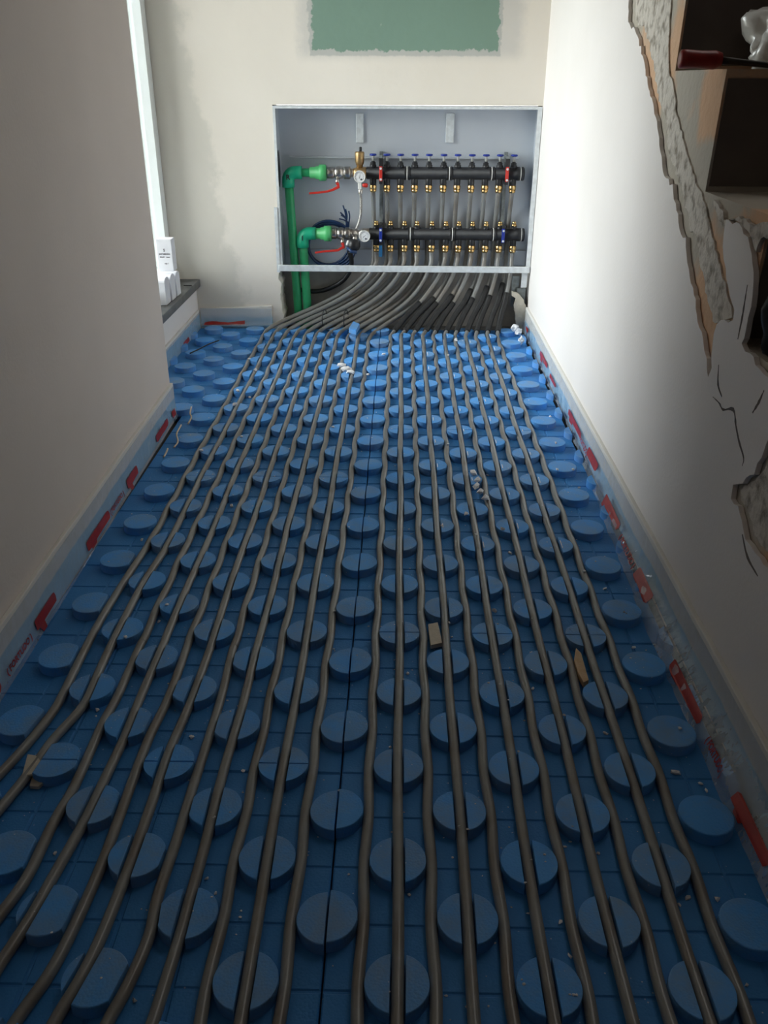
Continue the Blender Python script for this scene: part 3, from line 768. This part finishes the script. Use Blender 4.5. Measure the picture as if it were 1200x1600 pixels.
make_strip('short edge strip on the back wall below the damp patch', sb, .262, lambda q: .080 - .055 * q, M_BAND_B, [('poly', [(.10, .02), (.10, .30), (.16, .30), (.22, .36), (.245, .30), (.25, .06), (.18, .10)])])
sc_ = Strip((-.738, 2.20, 0), (0, 1, 0), (1, 0, 0), lambda q: [(.012, .0015), (.011, .006), (.0095, .018), (.009, .035), (.009, .045), (.009, .06)])
make_strip('edge strip under the slate window sill', sc_, .90, lambda q: .066, M_BAND_L, [bar(.62, .70, .1, .35)])

# ------------------------------------------------------------------ manifold cabinet
Ybk = 3.232
cab = thing('manifold_cabinet', 'open metal manifold cabinet built into the back wall', 'cabinet', (0, YB, .2))
xl, xr, zt, zb = -.427, .457, .737, .205
MB().box((xl, Ybk, zb - .0), (xr, Ybk + .002, zt)).build('back_panel', M_SHEET, cab)
MB().box((xl, YB - .004, zt - .002), (xr, Ybk, zt)).build('top_panel', M_SHEET, cab)
sdp = MB().box((xl, YB - .004, zb), (xl + .002, Ybk, zt - .002)).build('side_panel', M_SHEET, cab)
sdr = MB().box((xr - .002, YB - .004, zb), (xr, Ybk, zt - .002)).build('side_panel', M_SHEET, cab)
fr = MB(); fr.box((xl - .002, YB - .006, zt - .008), (xr + .001, YB - .002, zt)); fr.box((xl - .002, YB - .006, zb), (xl + .006, YB - .002, zt - .008)); fr.box((xr - .014, YB - .006, zb), (xr + .001, YB - .002, zt - .008))
fr.build('front_frame', M_SHEET_E, cab)
# lower outer frame lip, left and the white bottom rail
MB().box((xl - .014, YB - .009, .200), (xl - .003, YB - .005, .42)).build('frame_lip', M_SHEET_E, cab)
rail = MB(); rail.box((xl - .008, YB - .016, .2045), (xr - .002, YB - .006, .226)); rail.build('bottom_rail', M_SHEET_E, cab, bevel=.0015)
MB().box((xl + .003, Ybk - .012, .21), (xr - .003, Ybk - .002, .262)).build('back_flange', M_SHEET, cab)
# two hanging brackets and the horizontal bead on the back panel
for (p0, p1) in ((556, 568), (697.5, 708.5)):
    a = at(p0, 178, 'y', Ybk - .006); b = at(p1, 223, 'y', Ybk - .006)
    MB().box((a.x, Ybk - .009, b.z), (b.x, Ybk - .0005, a.z + .002)).build('hanging_bracket', M_SHEET_E, cab, bevel=.0015)
a = at(452, 244, 'y', Ybk - .01); b = at(810, 248, 'y', Ybk - .01)
MB().box((a.x, Ybk - .014, b.z - .002), (b.x, Ybk - .0005, a.z)).build('mounting_rail', M_SHEET, cab, bevel=.001)
def disc_x(x, y, z, r, s, m, name, par, sq=.5):
    b = MB(); b.lathe((x, y, z), (s, 0, 0), [(0, r), (.0008, r)], 24); vs = []
    for v in b.v: vs.append((v[0], y + (v[1] - y) * sq, v[2]))
    b.v = vs; b.build(name, m, par)
disc_x(xr - .002, 3.165, .53, .062, -1, M_RECESS, 'knockout_hole', sdr, .6); disc_x(xr - .002, 3.165, .33, .058, -1, M_RECESS, 'knockout_hole', sdr, .6)
disc_x(xl + .002, 3.165, .54, .06, 1, M_BLACK, 'knockout_hole', sdp, .6)
for z in (.675, .625): MB().box((xr - .0035, 3.132, z - .006), (xr - .002, 3.138, z + .006)).build('slot', M_INK, sdr)
for z in (.70, .67): MB().box((xl + .002, 3.125, z - .006), (xl + .0035, 3.130, z + .006)).build('slot', M_INK, sdp)
# right foot plates below the rail
a = at(806, 433, 'y', YB + .02); b = at(818, 455, 'y', YB + .02)
MB().box((.432, YB + .004, .150), (.452, YB + .010, .203)).build('foot_bracket', M_SHEET_E, cab)
MB().box((.402, YB + .030, .075), (.428, YB + .034, .185)).build('foot_bracket', M_GAL, cab)
MB().box((.420, YB + .018, .080), (.452, YB + .022, .145)).build('foot_bracket', M_GAL, cab)

def ring(b, o, ax, r, w, seg=24): return b.lathe(o, ax, [(-w/2, r*.96), (-w/2 + w*.15, r), (w/2 - w*.15, r), (w/2, r*.96)], seg)
def hexnut(b, o, ax, r, h):  return b.lathe(o, ax, [(0, r*.93), (h*.1, r), (h*.9, r), (h, r*.93)], 6)

def manifold(name_label, z, xs, x_start, x_end, rings, upper):
    t = thing('heating_manifold', name_label, 'manifold', (x_start, YM, z), None)
    rr = .0205
    prof = [(0, .019), (.004, .0205)]
    L = x_end - x_start
    MB().lathe((x_start, YM, z), (1, 0, 0), [(0, .017), (.004, rr), (L - .030, rr), (L - .028, rr + .002), (L - .004, rr + .002), (L, rr - .001)], 28).build('distribution_bar', M_BLACK, t)
    for x in rings:
        b = MB(); ring(b, (x, YM, z), (1, 0, 0), rr + .0022, .003); b.build('joint_ring', M_WPLAST, t)
        b = MB(); ring(b, (x - .007, YM, z), (1, 0, 0), rr + .0022, .006); ring(b, (x + .007, YM, z), (1, 0, 0), rr + .0022, .006); b.build('joint_collar', M_BLACK, t)
    for x in xs:
        b = MB(); b.lathe((x, YM, z - rr - .017), (0, 0, 1), [(0, .0105), (.002, .0115), (.017, .0115), (.03, .010)], 16)
        o = b.build('outlet', M_BLACK, t)
        b = MB(); hexnut(b, (x, YM, z - rr - .031), (0, 0, 1), .0135, .014); b.lathe((x, YM, z - rr - .042), (0, 0, 1), [(0, .008), (.003, .0112), (.011, .0118)], 14)
        b.build('compression_nut', M_BRASS, o)
        if upper:
            b = MB(); b.lathe((x, YM, z + rr - .004), (0, 0, 1), [(0, .0115), (.010, .0115), (.011, .0095), (.018, .0095), (.019, .006), (.022, .006)], 16)
            v = b.build('valve_seat', M_BLACK, t)
            MB().lathe((x, YM, z + rr + .016), (0, 0, 1), [(0, .0035), (.016, .0045), (.021, .009)], 12).build('valve_stem', M_STEM, v)
            MB().lathe((x, YM, z + rr + .034), (0, 0, 1), [(0, .006), (.002, .0118), (.006, .0118), (.0075, .009)], 16).build('valve_cap', M_BLUE, v)
        else:
            b = MB(); b.lathe((x, YM, z + rr - .004), (0, 0, 1), [(0, .0115), (.007, .0115), (.008, .0095), (.012, .0095)], 16)
            v = b.build('valve_seat', M_BLACK, t)
            b = MB(); hexnut(b, (x, YM, z + rr + .008), (0, 0, 1), .0098, .007); b.lathe((x, YM, z + rr + .015), (0, 0, 1), [(0, .0075), (.007, .007), (.009, .005)], 14)
            b.build('lockshield_cap', M_BRASS, v)
    return t
xa_u = at(572, 271, 'y', YM).x; xb_u = at(819, 271, 'y', YM).x
ru = [at(p, 271, 'y', YM).x for p in (636, 702, 768, 813)]; rl = [at(p, 366, 'y', YM).x for p in (641, 706.5, 770.5, 814)]
manifold('upper black manifold with eleven blue caps', ZU, [p.x for p in UPX], xa_u, xb_u, ru, True)
xa_l = at(576, 366, 'y', YM).x; xb_l = at(819, 366, 'y', YM).x
manifold('lower black manifold topped with small brass caps', ZL, [p.x for p in LOX], xa_l, xb_l, rl, False)

# struts with red and blue clamps
for px, lab in ((595, 'left upright strut holding both manifolds with red and blue clamps'), (794.5, 'right upright strut holding both manifolds with red and blue clamps')):
    a = at(px, 240, 'y', YM - .028); b = at(px, 408, 'y', YM - .028)
    t = thing('manifold_bracket', lab, 'bracket', (a.x, Ybk, b.z))
    x = a.x
    s_ = MB(); s_.box((x - .006, Ybk - .022, ZL - .085), (x + .006, Ybk - .003, ZU + .066)); s_.build('strut', M_GAL, t, bevel=.001)
    for z, m_, nm in ((ZU, M_RED, 'red_clamp'), (ZL, M_BLUE, 'blue_clamp')):
        b = MB(); b.box((x - .0055, YM - .031, z - .024), (x + .0055, YM - .022, z + .024)); k = b.build(nm, m_, t, bevel=.002)
        b = MB(); b.box((x - .007, YM - .030, z + .024), (x + .007, YM - .022, z + .050 if z == ZU else z + .036)); b.build('clamp_latch', M_BLACK, t, bevel=.0015)
        for za, zb2 in ((z + .0245, z + .034), (z - .034, z - .0245)): MB().box((x - .006, YM - .021, za), (x + .006, Ybk - .02, zb2)).build('clamp_arm', M_BLACK, t, bevel=.0015)
        for dz in (.017, -.018):
            MB().lathe((x, YM - .031, z + dz), (0, -1, 0), [(0, .004), (.002, .0036)], 10).build('screw', M_SHEET_E, k)
    MB().box((x - .004, YM - .026, ZU + .050), (x + .004, Ybk - .02, ZU + .058)).build('hook', M_GAL, t)
    if px < 700: MB().box((x - .006, YM - .028, ZL - .075), (x + .006, YM - .022, ZL - .036)).build('blue_tag', M_BLUE_L, t, bevel=.001)

# gauges
def gauge(px, py, label, y, hand):
    c = at(px, py, 'y', y); t = thing('pressure_gauge', label, 'gauge', tuple(c))
    MB().lathe(c, (0, -1, 0), [(-.016, .012), (-.014, .018), (0, .0200), (.003, .0200), (.0035, .0175), (.001, .0172)], 30, caps=True).build('case', M_WPLAST, t)
    MB().lathe(c, (0, -1, 0), [(.001, .0170), (.0018, .0170)], 30).build('dial', M_DIAL, t)
    b = MB(); yy = c.y - .0021
    for k in range(13):
        an = math.radians(-40 + 260 * k / 12); r0, r1 = .0115, .0150
        u = Vector((math.cos(an), 0, math.sin(an))); v = Vector((-u.z, 0, u.x)) * .0005
        p = [c + u*r0 - v, c + u*r1 - v, c + u*r1 + v, c + u*r0 + v]; b.add([(q.x, yy, q.z) for q in p], [(0,1,2,3)])
    b.build('scale_ticks', M_INK, t)
    b = MB(); u = Vector((math.cos(hand), 0, math.sin(hand))); v = Vector((-u.z, 0, u.x)) * .0009
    p = [c - u*.006 - v, c + u*.011, c - u*.006 + v]; b.add([(q.x, yy - .0003, q.z) for q in p], [(0,1,2)])
    b.build('needle', M_INK, t)
    MB().lathe((c.x + .005, yy, c.z - .009), (0, -1, 0), [(0, .003), (.0006, .003)], 10).build('stop_knob', M_INK, t)
    return t, c
g1, c1 = gauge(562, 276, 'white round gauge on the end of the upper manifold', YM - .040, math.radians(78))
MB().cyl((c1.x, c1.y + .014, c1.z), (c1.x + .004, YM - .015, c1.z), .007).build('back_stub', M_BRASS_D, g1)
g2, c2 = gauge(569.5, 369, 'white round gauge on the end of the lower manifold', YM - .040, math.radians(40))
MB().cyl((c2.x, c2.y + .014, c2.z), (c2.x + .01, YM - .015, c2.z), .007).build('back_stub', M_BRASS_D, g2)

# end pieces: upper tee, air vent, drain cock; lower tee
t = thing('air_vent', 'brass air vent with a black cap above the upper gauge', 'air vent', (c1.x, YM, ZU + .02))
vx = at(562, 250, 'y', YM).x
MB().lathe((vx, YM, ZU + .016), (0, 0, 1), [(0, .011), (.010, .011), (.011, .0135), (.016, .014), (.018, .0155), (.048, .0165), (.052, .0145), (.053, .006)], 24).build('body', M_BRASS_D, t)
MB().lathe((vx + .003, YM, ZU + .069), (0, 0, 1), [(0, .004), (.002, .0048), (.012, .0048), (.014, .003)], 14).build('cap', M_BLACK, t)
t = thing('end_fitting', 'dark brass end fitting between upper ball valve and upper manifold', 'fitting', (vx, YM, ZU))
xv = at(549, 272, 'y', YM).x
MB().lathe((xv + .006, YM, ZU), (1, 0, 0), [(0, .013), (.006, .016), (.012, .019), (xa_u - xv - .005, .019)], 20).build('tee_body', M_BRASS_D, t)
t = thing('drain_cock', 'white drain cock with a red handle under the upper gauge', 'valve', (c1.x, c1.y, ZU - .04))
b = MB(); b.box((c1.x - .006, c1.y - .002, c1.z - .042), (c1.x + .006, c1.y + .010, c1.z - .018)); b.build('body', M_WPLAST, t, bevel=.002)
MB().lathe((c1.x + .008, c1.y + .004, c1.z - .027), (1, 0, -.1), [(0, .004), (.006, .007), (.016, .0075), (.02, .004)], 12).build('red_handle', M_RED, t)
hexb = MB(); hexnut(hexb, (c1.x + .002, c1.y + .004, c1.z - .056), (0, 0, 1), .0085, .014); hexb.build('nut', M_NICKEL, t)
# braided hose
M_BRAID = mat('steel_braid', (0.45, 0.43, 0.40, 1), (0.25, 0.24, 0.23, 1), 260, 0.35, metal=.7, bump=.0008, bscale=500, detail=1)
hp = [(c1.x + .002, c1.y + .004, c1.z - .052)] + [tuple(at(px, py, 'y', YM - .034)) for px, py in ((564, 312), (564, 325), (563.5, 336), (561, 347), (557, 358))] 
ho = tag(MB().tube(catmull(hp, 8), .0048, 12).build('braided_hose', M_BRAID), 'thin braided steel hose joining the two gauge fittings', 'hose')
# lower end: nickel tee and a black drain knob hanging from it
t = thing('end_fitting', 'nickel end fitting between lower ball valve and lower manifold', 'fitting', (at(556, 363, 'y', YM).x, YM, ZL))
xw = at(545, 363, 'y', YM).x
MB().lathe((xw + .002, YM, ZL), (1, 0, 0), [(0, .014), (.006, .017), (.022, .017), (.024, .014), (.040, .014), (.042, .019), (xa_l - xw, .019)], 20).build('tee_body', M_NICKEL, t)
MB().lathe((at(555, 368, 'y', YM).x, YM - .016, ZL - .004), (0, -.5, -.6), [(0, .009), (.02, .009), (.021, .006)], 14).build('side_branch', M_NICKEL, t)
kc = at(553, 382, 'y', YM - .045)
t = thing('drain_valve', 'black square drain valve below the lower gauge', 'valve', tuple(kc))
kb = MB(); kb.lathe(kc + Vector((.002, 0, .018)), (-.15, -.05, -1), [(0, .012), (.003, .021), (.022, .024), (.034, .020), (.038, .014)], 8); kb.build('knob', M_BLACK, t)
MB().lathe(kc + Vector((-.018, -.012, .016)), (-.35, -.1, -1), [(0, .0025), (.002, .0045), (.016, .0045), (.018, .003)], 10).build('bleed_screw', M_WPLAST, t)
MB().tube([kc + Vector((-.022, -.01, -.010)), kc + Vector((-.008, -.02, -.020)), kc + Vector((.010, -.018, -.024))], .006, 10).build('hose_tail', M_CABLE, t)

# ball valves with red levers
def ball_valve(x0, x1, z, label, lever):
    t = thing('ball_valve', label, 'ball valve', ((x0+x1)/2, YM, z))
    L = x1 - x0; b = MB()
    hexnut(b, (x0, YM, z), (1, 0, 0), .0205, L * .28)
    b.lathe((x0 + L*.28, YM, z), (1, 0, 0), [(0, .015), (L*.06, .019), (L*.18, .0215), (L*.34, .0195), (L*.36, .015)], 22)
    b.build('body', M_NICKEL, t)
    b = MB(); hexnut(b, (x0 + L*.66, YM, z), (1, 0, 0), .0225, L * .26); b.lathe((x0 + L*.9, YM, z), (1, 0, 0), [(0, .014), (L*.12, .014)], 18); b.build('union_nut', M_NICKEL, t)
    sx_, sz = lever[0]; pts = [Vector((p[0], YM - .030, p[1])) for p in lever]
    MB().cyl((sx_, YM - .006, z - .012), (sx_, YM - .030, sz), .006).build('spindle', M_NICKEL, t)
    b = MB(); w = [.011, .010, .0075, .0065, .0062, .0062]
    n = len(pts)
    vs = []; fs = []
    for i, p in enumerate(pts):
        a_ = pts[max(0, i-1)]; c_ = pts[min(n-1, i+1)]; d = (c_ - a_).normalized(); q = Vector((-d.z, 0, d.x)) * w[min(i, 5)] * .55
        for s, yy in ((1, 0), (-1, 0), (-1, .006), (1, .006)): vs.append((p.x + q.x*s, p.y + yy - .003, p.z + q.z*s))
    for i in range(n - 1):
        for k in range(4): fs.append((i*4+k, i*4+(k+1) % 4, (i+1)*4+(k+1) % 4, (i+1)*4+k))
    fs += [(3,2,1,0), tuple((n-1)*4+k for k in range(4))]
    b.add(vs, fs).build('lever', M_RED, t, bevel=.0015)
P2 = lambda px, py: (lambda v: (v.x, v.z))(at(px, py, 'y', YM - .030))
ball_valve(at(511, 272, 'y', YM).x, at(551, 272, 'y', YM).x, ZU, 'upper nickel ball valve with a red lever', [P2(527, 286), P2(529, 292), P2(519, 297), P2(512, 299), P2(498, 301), P2(483, 302)])
ball_valve(at(517, 366, 'y', YM).x, at(550, 363, 'y', YM).x, ZL, 'lower nickel ball valve with a red lever', [P2(535, 380), P2(537, 386), P2(528, 391), P2(519, 392), P2(505, 393), P2(492, 395)])

# green pipes
def green(px_v, py_h, px_c0, px_c1, z, label, letter, y):
    t = thing('green_supply_pipe', label, 'pipe', (at(px_v, 500, 'y', y).x, y, 0))
    vt = at(px_v, py_h, 'y', y); xv_ = vt.x; zz = z; xb_ = at(px_v + 8, 505, 'y', y).x
    r = .0155
    MB().tube([(xv_ + .001 + (0.018 if letter == 'R' else 0.010) * (1 - k / 8), y, -.02 + (zz - .03 + .02) * k / 8) for k in range(9)], r, 20).build('riser', M_GREENP, t)
    cx0 = at(px_c0, py_h, 'y', y).x; cx1 = at(px_c1, py_h, 'y', y).x
    MB().cyl((xv_ + .02, y, zz), (cx1 - .03, y, zz), r * .9, 20).build('branch', M_GREENP, t)
    arc = [(xv_, y, zz - .048), (xv_, y, zz - .030)] + [(xv_ + .024 - .024 * math.cos(a), y, zz - .024 + .024 * math.sin(a)) for a in [PI/12*k for k in range(1, 6)]] + [(xv_ + .030, y, zz), (xv_ + .048, y, zz)]
    el = MB().tube(arc, .0215, 22).build('elbow', M_GREENE, t)
    L = cx1 - cx0
    MB().lathe((cx0, y, zz), (1, 0, 0), [(0, .0165), (L*.02, .0185), (L*.35, .0185), (L*.38, .0215), (L*.55, .0215), (L*.58, .0265), (L*.95, .0265), (L, .0235)], 26).build('coupling', M_GREENL, t)
    vs, fs = text2d(letter, .022)
    MB().add([(xv_ + .002 + v[0], y - .0222, zz - .014 + v[1]) for v in vs], fs).build('marker_letter', M_INK, el)
green(450, 273, 484, 510, ZU, 'taller green supply pipe with elbow marked R', 'R', YM)
green(472.5, 366, 491, 518, ZL, 'shorter green supply pipe with elbow marked I', 'I', YM - .004)

# coil of blue cable and its loose ends
cc = at(514, 382, 'y', Ybk - .022)
t = thing('cable_coil', 'coiled dark blue cable hanging behind the lower green elbow', 'cable', tuple(cc))
for k in range(4):
    R_ = random.Random(k); pts = []
    for q in range(36):
        a_ = 2*PI*q/36; rx = .073 + .0045*k + .003*math.sin(2*a_+k); pts.append((cc.x + rx*math.cos(a_) + .003*k, cc.y - .004*k + .003*math.sin(a_*3), cc.z + (rx - .002)*math.sin(a_)))
    MB().tube(pts, .0042, 8, closed=True).build('loop', M_CABLE, t)
for k, (px, py) in enumerate([(536, 321), (540, 327), (532, 332), (533, 336), (530, 342), (545, 330)]):
    a_ = at(px, py, 'y', Ybk - .05); m_ = at(541 + k*.8, 350, 'y', Ybk - .035); e_ = at(544, 372, 'y', Ybk - .02)
    MB().tube(catmull([e_, m_, (a_ + m_) / 2 + Vector((.003, 0, .004)), a_], 6), .0026, 7).build('cable_end', M_CABLE, t)
p = [at(546, 392, 'y', YM - .02), at(549, 405, 'y', YM - .0), at(548, 420, 'y', YM + .01), at(538, 436, 'y', YM + .02), at(522, 447, 'y', YM + .03), at(503, 454, 'y', YM + .035), at(484, 455, 'y', YM + .04), at(466, 452, 'y', YM + .045)]
tag(MB().tube(catmull(p, 8), .0085, 12).build('corrugated_conduit', M_BLACK), 'black conduit curving below the cabinet behind the green pipes', 'conduit')

# zip ties around the bundle
for (px, py, lab) in ((508, 508, 'thin black cable tie around the two leftmost grey pipes'), (541, 507, 'thin black cable tie around the middle grey pipes of the bundle')):
    c = at(px, py, 'y', 3.085); c.z = max(c.z, .04)
    pts = [(c.x + .007*math.cos(a), c.y - .012 + .024*math.cos(a), c.z + .004 + .032*math.sin(a)) for a in [2*PI*k/20 for k in range(20)]]
    o = MB().tube(pts, .0018, 6, closed=True); o.tube([Vector(pts[15]), Vector(pts[15]) + Vector((.006, -.006, -.008)), Vector(pts[15]) + Vector((.014, -.014, -.008))], .0014, 6)
    tag(o.build('cable_tie', M_BLACK), lab, 'cable tie')

# ------------------------------------------------------------------ sill: white packets and the carton
def packet(yc, lab, x0=-.735, dx=-.085, h=.088, w=.046, zb_=.172, lean=0):
    """flat-fronted paper packet with a rounded top, standing on the sill"""
    b = MB(); pr = []
    for k in range(9):
        a = PI * k / 8; pr.append((yc - (w/2) * math.cos(a), zb_ + h - .012 + .012 * math.sin(a)))
    pr += [(yc + w/2, zb_ + .001), (yc - w/2, zb_ + .001)]
    b.prism(list(reversed(pr)), 'x', x0, x0 + dx)
    return tag(b.build('paper_packet', M_PAPER, bevel=.004), lab, 'packet')
packet(2.860, 'white paper packet on the slate sill, farthest of its front row', h=.078, w=.050)
packet(2.800, 'white paper packet on the slate sill, middle of its front row', x0=-.737, h=.082, w=.052)
packet(2.738, 'white paper packet on the slate sill, nearest of its front row', x0=-.740, h=.084, w=.054)
packet(2.97, 'white paper packet half hidden behind the upright carton', x0=-.775, dx=-.035, h=.115, w=.028)
ta = at(249, 375, 'x', -.775)
t = thing('carton', 'upright white carton with small print atop the paper packets', 'carton', (-.79, 2.80, .256))
a = at(248, 424, 'y', 2.80); b = at(272, 424, 'y', 2.80); top = at(260, 374, 'y', 2.80)
zc0 = max(a.z, .258); 
MB().box((a.x, 2.80, zc0), (b.x, 2.845, top.z)).build('box', M_PAPER, t, bevel=.0015)
cxm = (a.x + b.x) / 2; hz = top.z - zc0
for s, sz, dx, fz in (('S', .012, .0, .66), ('porcelanico', .0075, .0, .55), ('60x60   mate', .006, 0, .45), ('caja 1', .006, .004, .25)):
    vs, fs = text2d(s, sz); MB().add([(cxm + dx + v[0], 2.7992, zc0 + hz * fz + v[1]) for v in vs], fs).build('small_print', M_INK, t)
p0 = at(287, 446, 'z', .174); p1 = at(296, 444, 'z', .174)
tag(MB().box((p0.x, p0.y, .1725), (p0.x + .028, p0.y + .003, .1750)).build('spacer_stick', M_BLACK), 'thin dark stick lying on the slate sill', 'stick')

# ------------------------------------------------------------------ litter on the panels
# black offcut wire over the bay studs
a = at(297, 552, 'z', .020); b = at(342, 532, 'z', .020)
tag(MB().tube(catmull([a, (a*2 + b) / 3 + Vector((0, 0, .001)), (a + b*2) / 3 + Vector((0, .004, .002)), b], 6), .0022, 8).build('wire_offcut', M_BLACK), 'black wire offcut lying across the studs by the sill', 'wire')
def chip(pxs, z, h, m, name, label, cat, bev=.0006):
    pts = [at(px, py, 'z', z) for px, py in pxs]; poly = [(p.x, p.y) for p in pts]
    return tag(MB().prism(poly, 'z', z - h, z).build(name, m, bevel=bev), label, cat)
chip([(900, 1012), (908, 1020), (920, 1062), (912, 1066), (903, 1050), (897, 1030)], .016, .010, M_WOOD, 'wood_chip', 'pale brown wood chip between two pipes at the right', 'wood chip')
chip([(669, 975), (684, 972), (691, 1004), (673, 1008)], .012, .008, M_CREAM, 'plaster_chip', 'flat cream chip lying beside the middle pipe', 'plaster chip')
chip([(43, 1178), (56, 1180), (70, 1196), (58, 1208), (34, 1212)], .014, .004, M_WOOD if False else M_CREAM, 'plaster_chip', 'pale torn chip under the outer left pipes', 'plaster chip')
chip([(50, 1212), (78, 1200), (74, 1216), (60, 1229), (46, 1228)], .006, .005, M_CREAM, 'plaster_chip', 'dull chip half under the second pipe from the left', 'plaster chip')
b = MB(); pts = [at(px, py, 'z', .022) for px, py in ((740, 737), (747, 748), (744, 757), (751, 766), (758, 776))]
R_ = random.Random(5)
for i, p in enumerate(pts): b.blob((p.x, p.y, .020), .008, i + 3, .5, 1, (1.1, 1.5, .8))
tag(b.build('foam_shaving', M_WHITEFOAM), 'long white foam shaving beside a pipe right of centre', 'foam shaving')
b = MB(); pts = [at(px, py, 'z', .018) for px, py in ((533, 571), (538, 577), (544, 575), (548, 582))]
for i, p in enumerate(pts): b.blob((p.x, p.y, .018), .010, i + 13, .5, 1, (1.2, 1.5, .8))
tag(b.build('foam_shaving', M_WHITEFOAM), 'clump of white foam shavings near the back, left of the seam', 'foam shaving')
# chunks at the right rear corner and the broken plaster shard above them
b = MB(); 
for (px, py, r, s) in ((805, 510, .013, 2), (810, 515, .012, 5)):
    p = at(px, py, 'z', .035); b.blob((p.x, p.y - .01, .030), r, s, .4, 2, (1, .8, 1))
tag(b.build('plaster_lump', M_WHITEFOAM), 'white plaster lump in the right rear corner of the floor', 'plaster lump')
p = at(815, 524, 'z', .03); tag(MB().blob((p.x - .004, p.y - .02, .018), .013, 8, .4, 2, (.7, .9, 1)).build('plaster_lump', M_WHITEFOAM), 'small white lump against the red mark in the right corner', 'plaster lump')
sh = [(800, 455), (809, 458), (817, 466), (822, 480), (822, 492), (817, 505), (815, 520), (809, 522), (806, 505), (804, 490), (802, 476), (806, 466), (800, 462)]
poly = [(lambda v: (v.x, v.z))(at(px, py, 'y', YB - .01)) for px, py in sh]
tag(MB().prism(jag(poly, .006, .0015, 3, True), 'y', YB - .014, YB + .0).build('plaster_shard', M_CREAM, bevel=.001), 'curled cream plaster shard at the right edge of the opening', 'plaster shard')
chip([(545, 513), (552, 502), (562, 506), (556, 516)], .045, .016, M_EPS, 'foam_offcut', 'small blue foam offcut against the black sleeves', 'foam offcut')
# dry straws on the left
for pts, lab in (([(299, 636), (297, 646), (299, 652), (294, 662)], 'curly pale straw on a stud by the left wall corner'),
                 ([(283, 664), (276, 678), (278, 690), (272, 699)], 'bent pale straw on the studs by the left wall'),
                 ([(262, 701), (256, 714)], 'short pale straw near the left wall strip')):
    q = [at(px, py, 'z', .019 + .002 * (i % 2)) for i, (px, py) in enumerate(pts)]
    if len(q) == 2: q = [q[0], (q[0] + q[1]) / 2 + Vector((.002, 0, .002)), q[1]]
    tag(MB().tube(catmull(q, 5), .0021, 6).build('straw', M_STRAW), lab, 'straw')
# white foam crumbs, each in its place
crumbs = [(152,1108,5),(85,1330,4),(380,1203,4),(298,1148,4),(248,969,4),(262,955,4),(198,1006,5),(221,842,4),(362,789,4),(390,620,4),(368,640,5),(1055,1205,8),(1095,1222,5),
 (1104,1233,4),(1060,1150,4),(946,1143,5),(967,944,5),(990,1010,4),(830,1018,4),(833,1074,4),(773,952,5),(728,812,5),(784,836,4),(797,862,4),(637,1050,4),(701,980,3),(706,993,3),
 (1122,1402,6),(876,1438,5),(1076,1400,6),(945,918,4),(912,900,4),(610,1165,3),(530,1232,3),(730,1308,3),(545,1363,3),(640,1395,4),(609,1562,2),(323,1370,4),(336,1392,4),(375,1430,3),
 (210,1560,5),(300,1150,4),(523,962,3),(690,830,3),(744,845,4),(700,700,3),(762,741,3),(612,612,3),(600,560,3),(574,590,3),(690,540,3),(712,536,4),(700,560,3),(880,1128,3),(988,888,4),
 (870,742,3),(895,742,3),(905,760,3),(868,700,3),(860,650,3),(400,585,4),(372,618,4),(315,712,4),(378,690,3),(452,700,3),(520,675,3),(390,566,3),(1000,1128,4),(1035,1125,4),(935,1330,4),(890,1490,5),(1168,1535,4),(1062,1410,4)]
g = 'white foam crumbs scattered over the blue panels'
for i, (px, py, s) in enumerate(crumbs):
    p = at(px, py, 'z', .004); sc = (p - CAM).dot(FW) / F_PX; r = s * sc * .75; R_ = random.Random(i)
    o = MB().blob((0, 0, 0), r, i, .5, 1, (1.2, .9, .7)).build('foam_crumb', M_WHITEFOAM)
    # rest on whichever surface lies below: a stud top, a pipe, or the panel
    zz = 0
    for cc_ in range(-10, 7):
        for rr_ in range(-4, 34):
            if (cc_ + rr_) % 2 == 0 and math.hypot(X0 + cc_*PX - p.x, Y0 + rr_*PY - p.y) < SR + r * .3: zz = STUD_H
    near_pipe = any(math.hypot(q[0]-p.x, q[1]-p.y) < PR + r for rt in PIPES for q in rt)
    if near_pipe: zz = max(zz, PR * 2 - .001)
    o.location = (p.x, p.y, zz + r * .55); o.rotation_euler = (0, 0, R_.uniform(0, 6))
    tag(o, 'white foam crumb lying on the blue panels among the pipes', 'foam crumb', g)
# finer grit nobody could count
b = MB(); R_ = random.Random(77)
for i in range(900):
    x = R_.uniform(-.56, .42); y = .42 + 2.5 * R_.random() ** 1.15
    if noise.noise(Vector((x * 5, y * 5, 0))) < -.05: continue
    r = R_.uniform(.0005, .0016)
    rr_ = round((y - Y0) / PY); cc_ = round((x - X0) / PX); z = 0
    for dc in (-1, 0, 1):
        for dr in (-1, 0, 1):
            if (cc_ + dc + rr_ + dr) % 2 == 0 and math.hypot(X0 + (cc_+dc)*PX - x, Y0 + (rr_+dr)*PY - y) < SR - .001: z = STUD_H
    b.blob((x, y, z + r * .4), r, i, .4, 1, (1.3, 1, .6))
tag(b.build('foam_grit', M_WHITEFOAM), 'fine white foam grit sprinkled over the blue floor panels', 'grit', kind='stuff')
# thin white slivers where the channels were cut beside the pipes
b = MB(); R_ = random.Random(9)
for i in range(11, 22):
    if us[i] < 1 or us[i] != round(us[i]): continue
    for rr_ in range(12, 33):
        if (int(us[i]) + rr_) % 2: continue
        x = X0 + us[i]*PX + PR + .003; y = Y0 + rr_*PY; l = R_.uniform(.008, .022)
        if R_.random() < .25: continue
        b.box((x, y - l, STUD_H - .002), (x + .0016, y + l * R_.uniform(.2, 1), STUD_H + .0012))
tag(b.build('cut_burrs', M_WHITEFOAM), 'white foam burrs along the channels cut through the right-hand studs', 'foam burrs', kind='stuff')
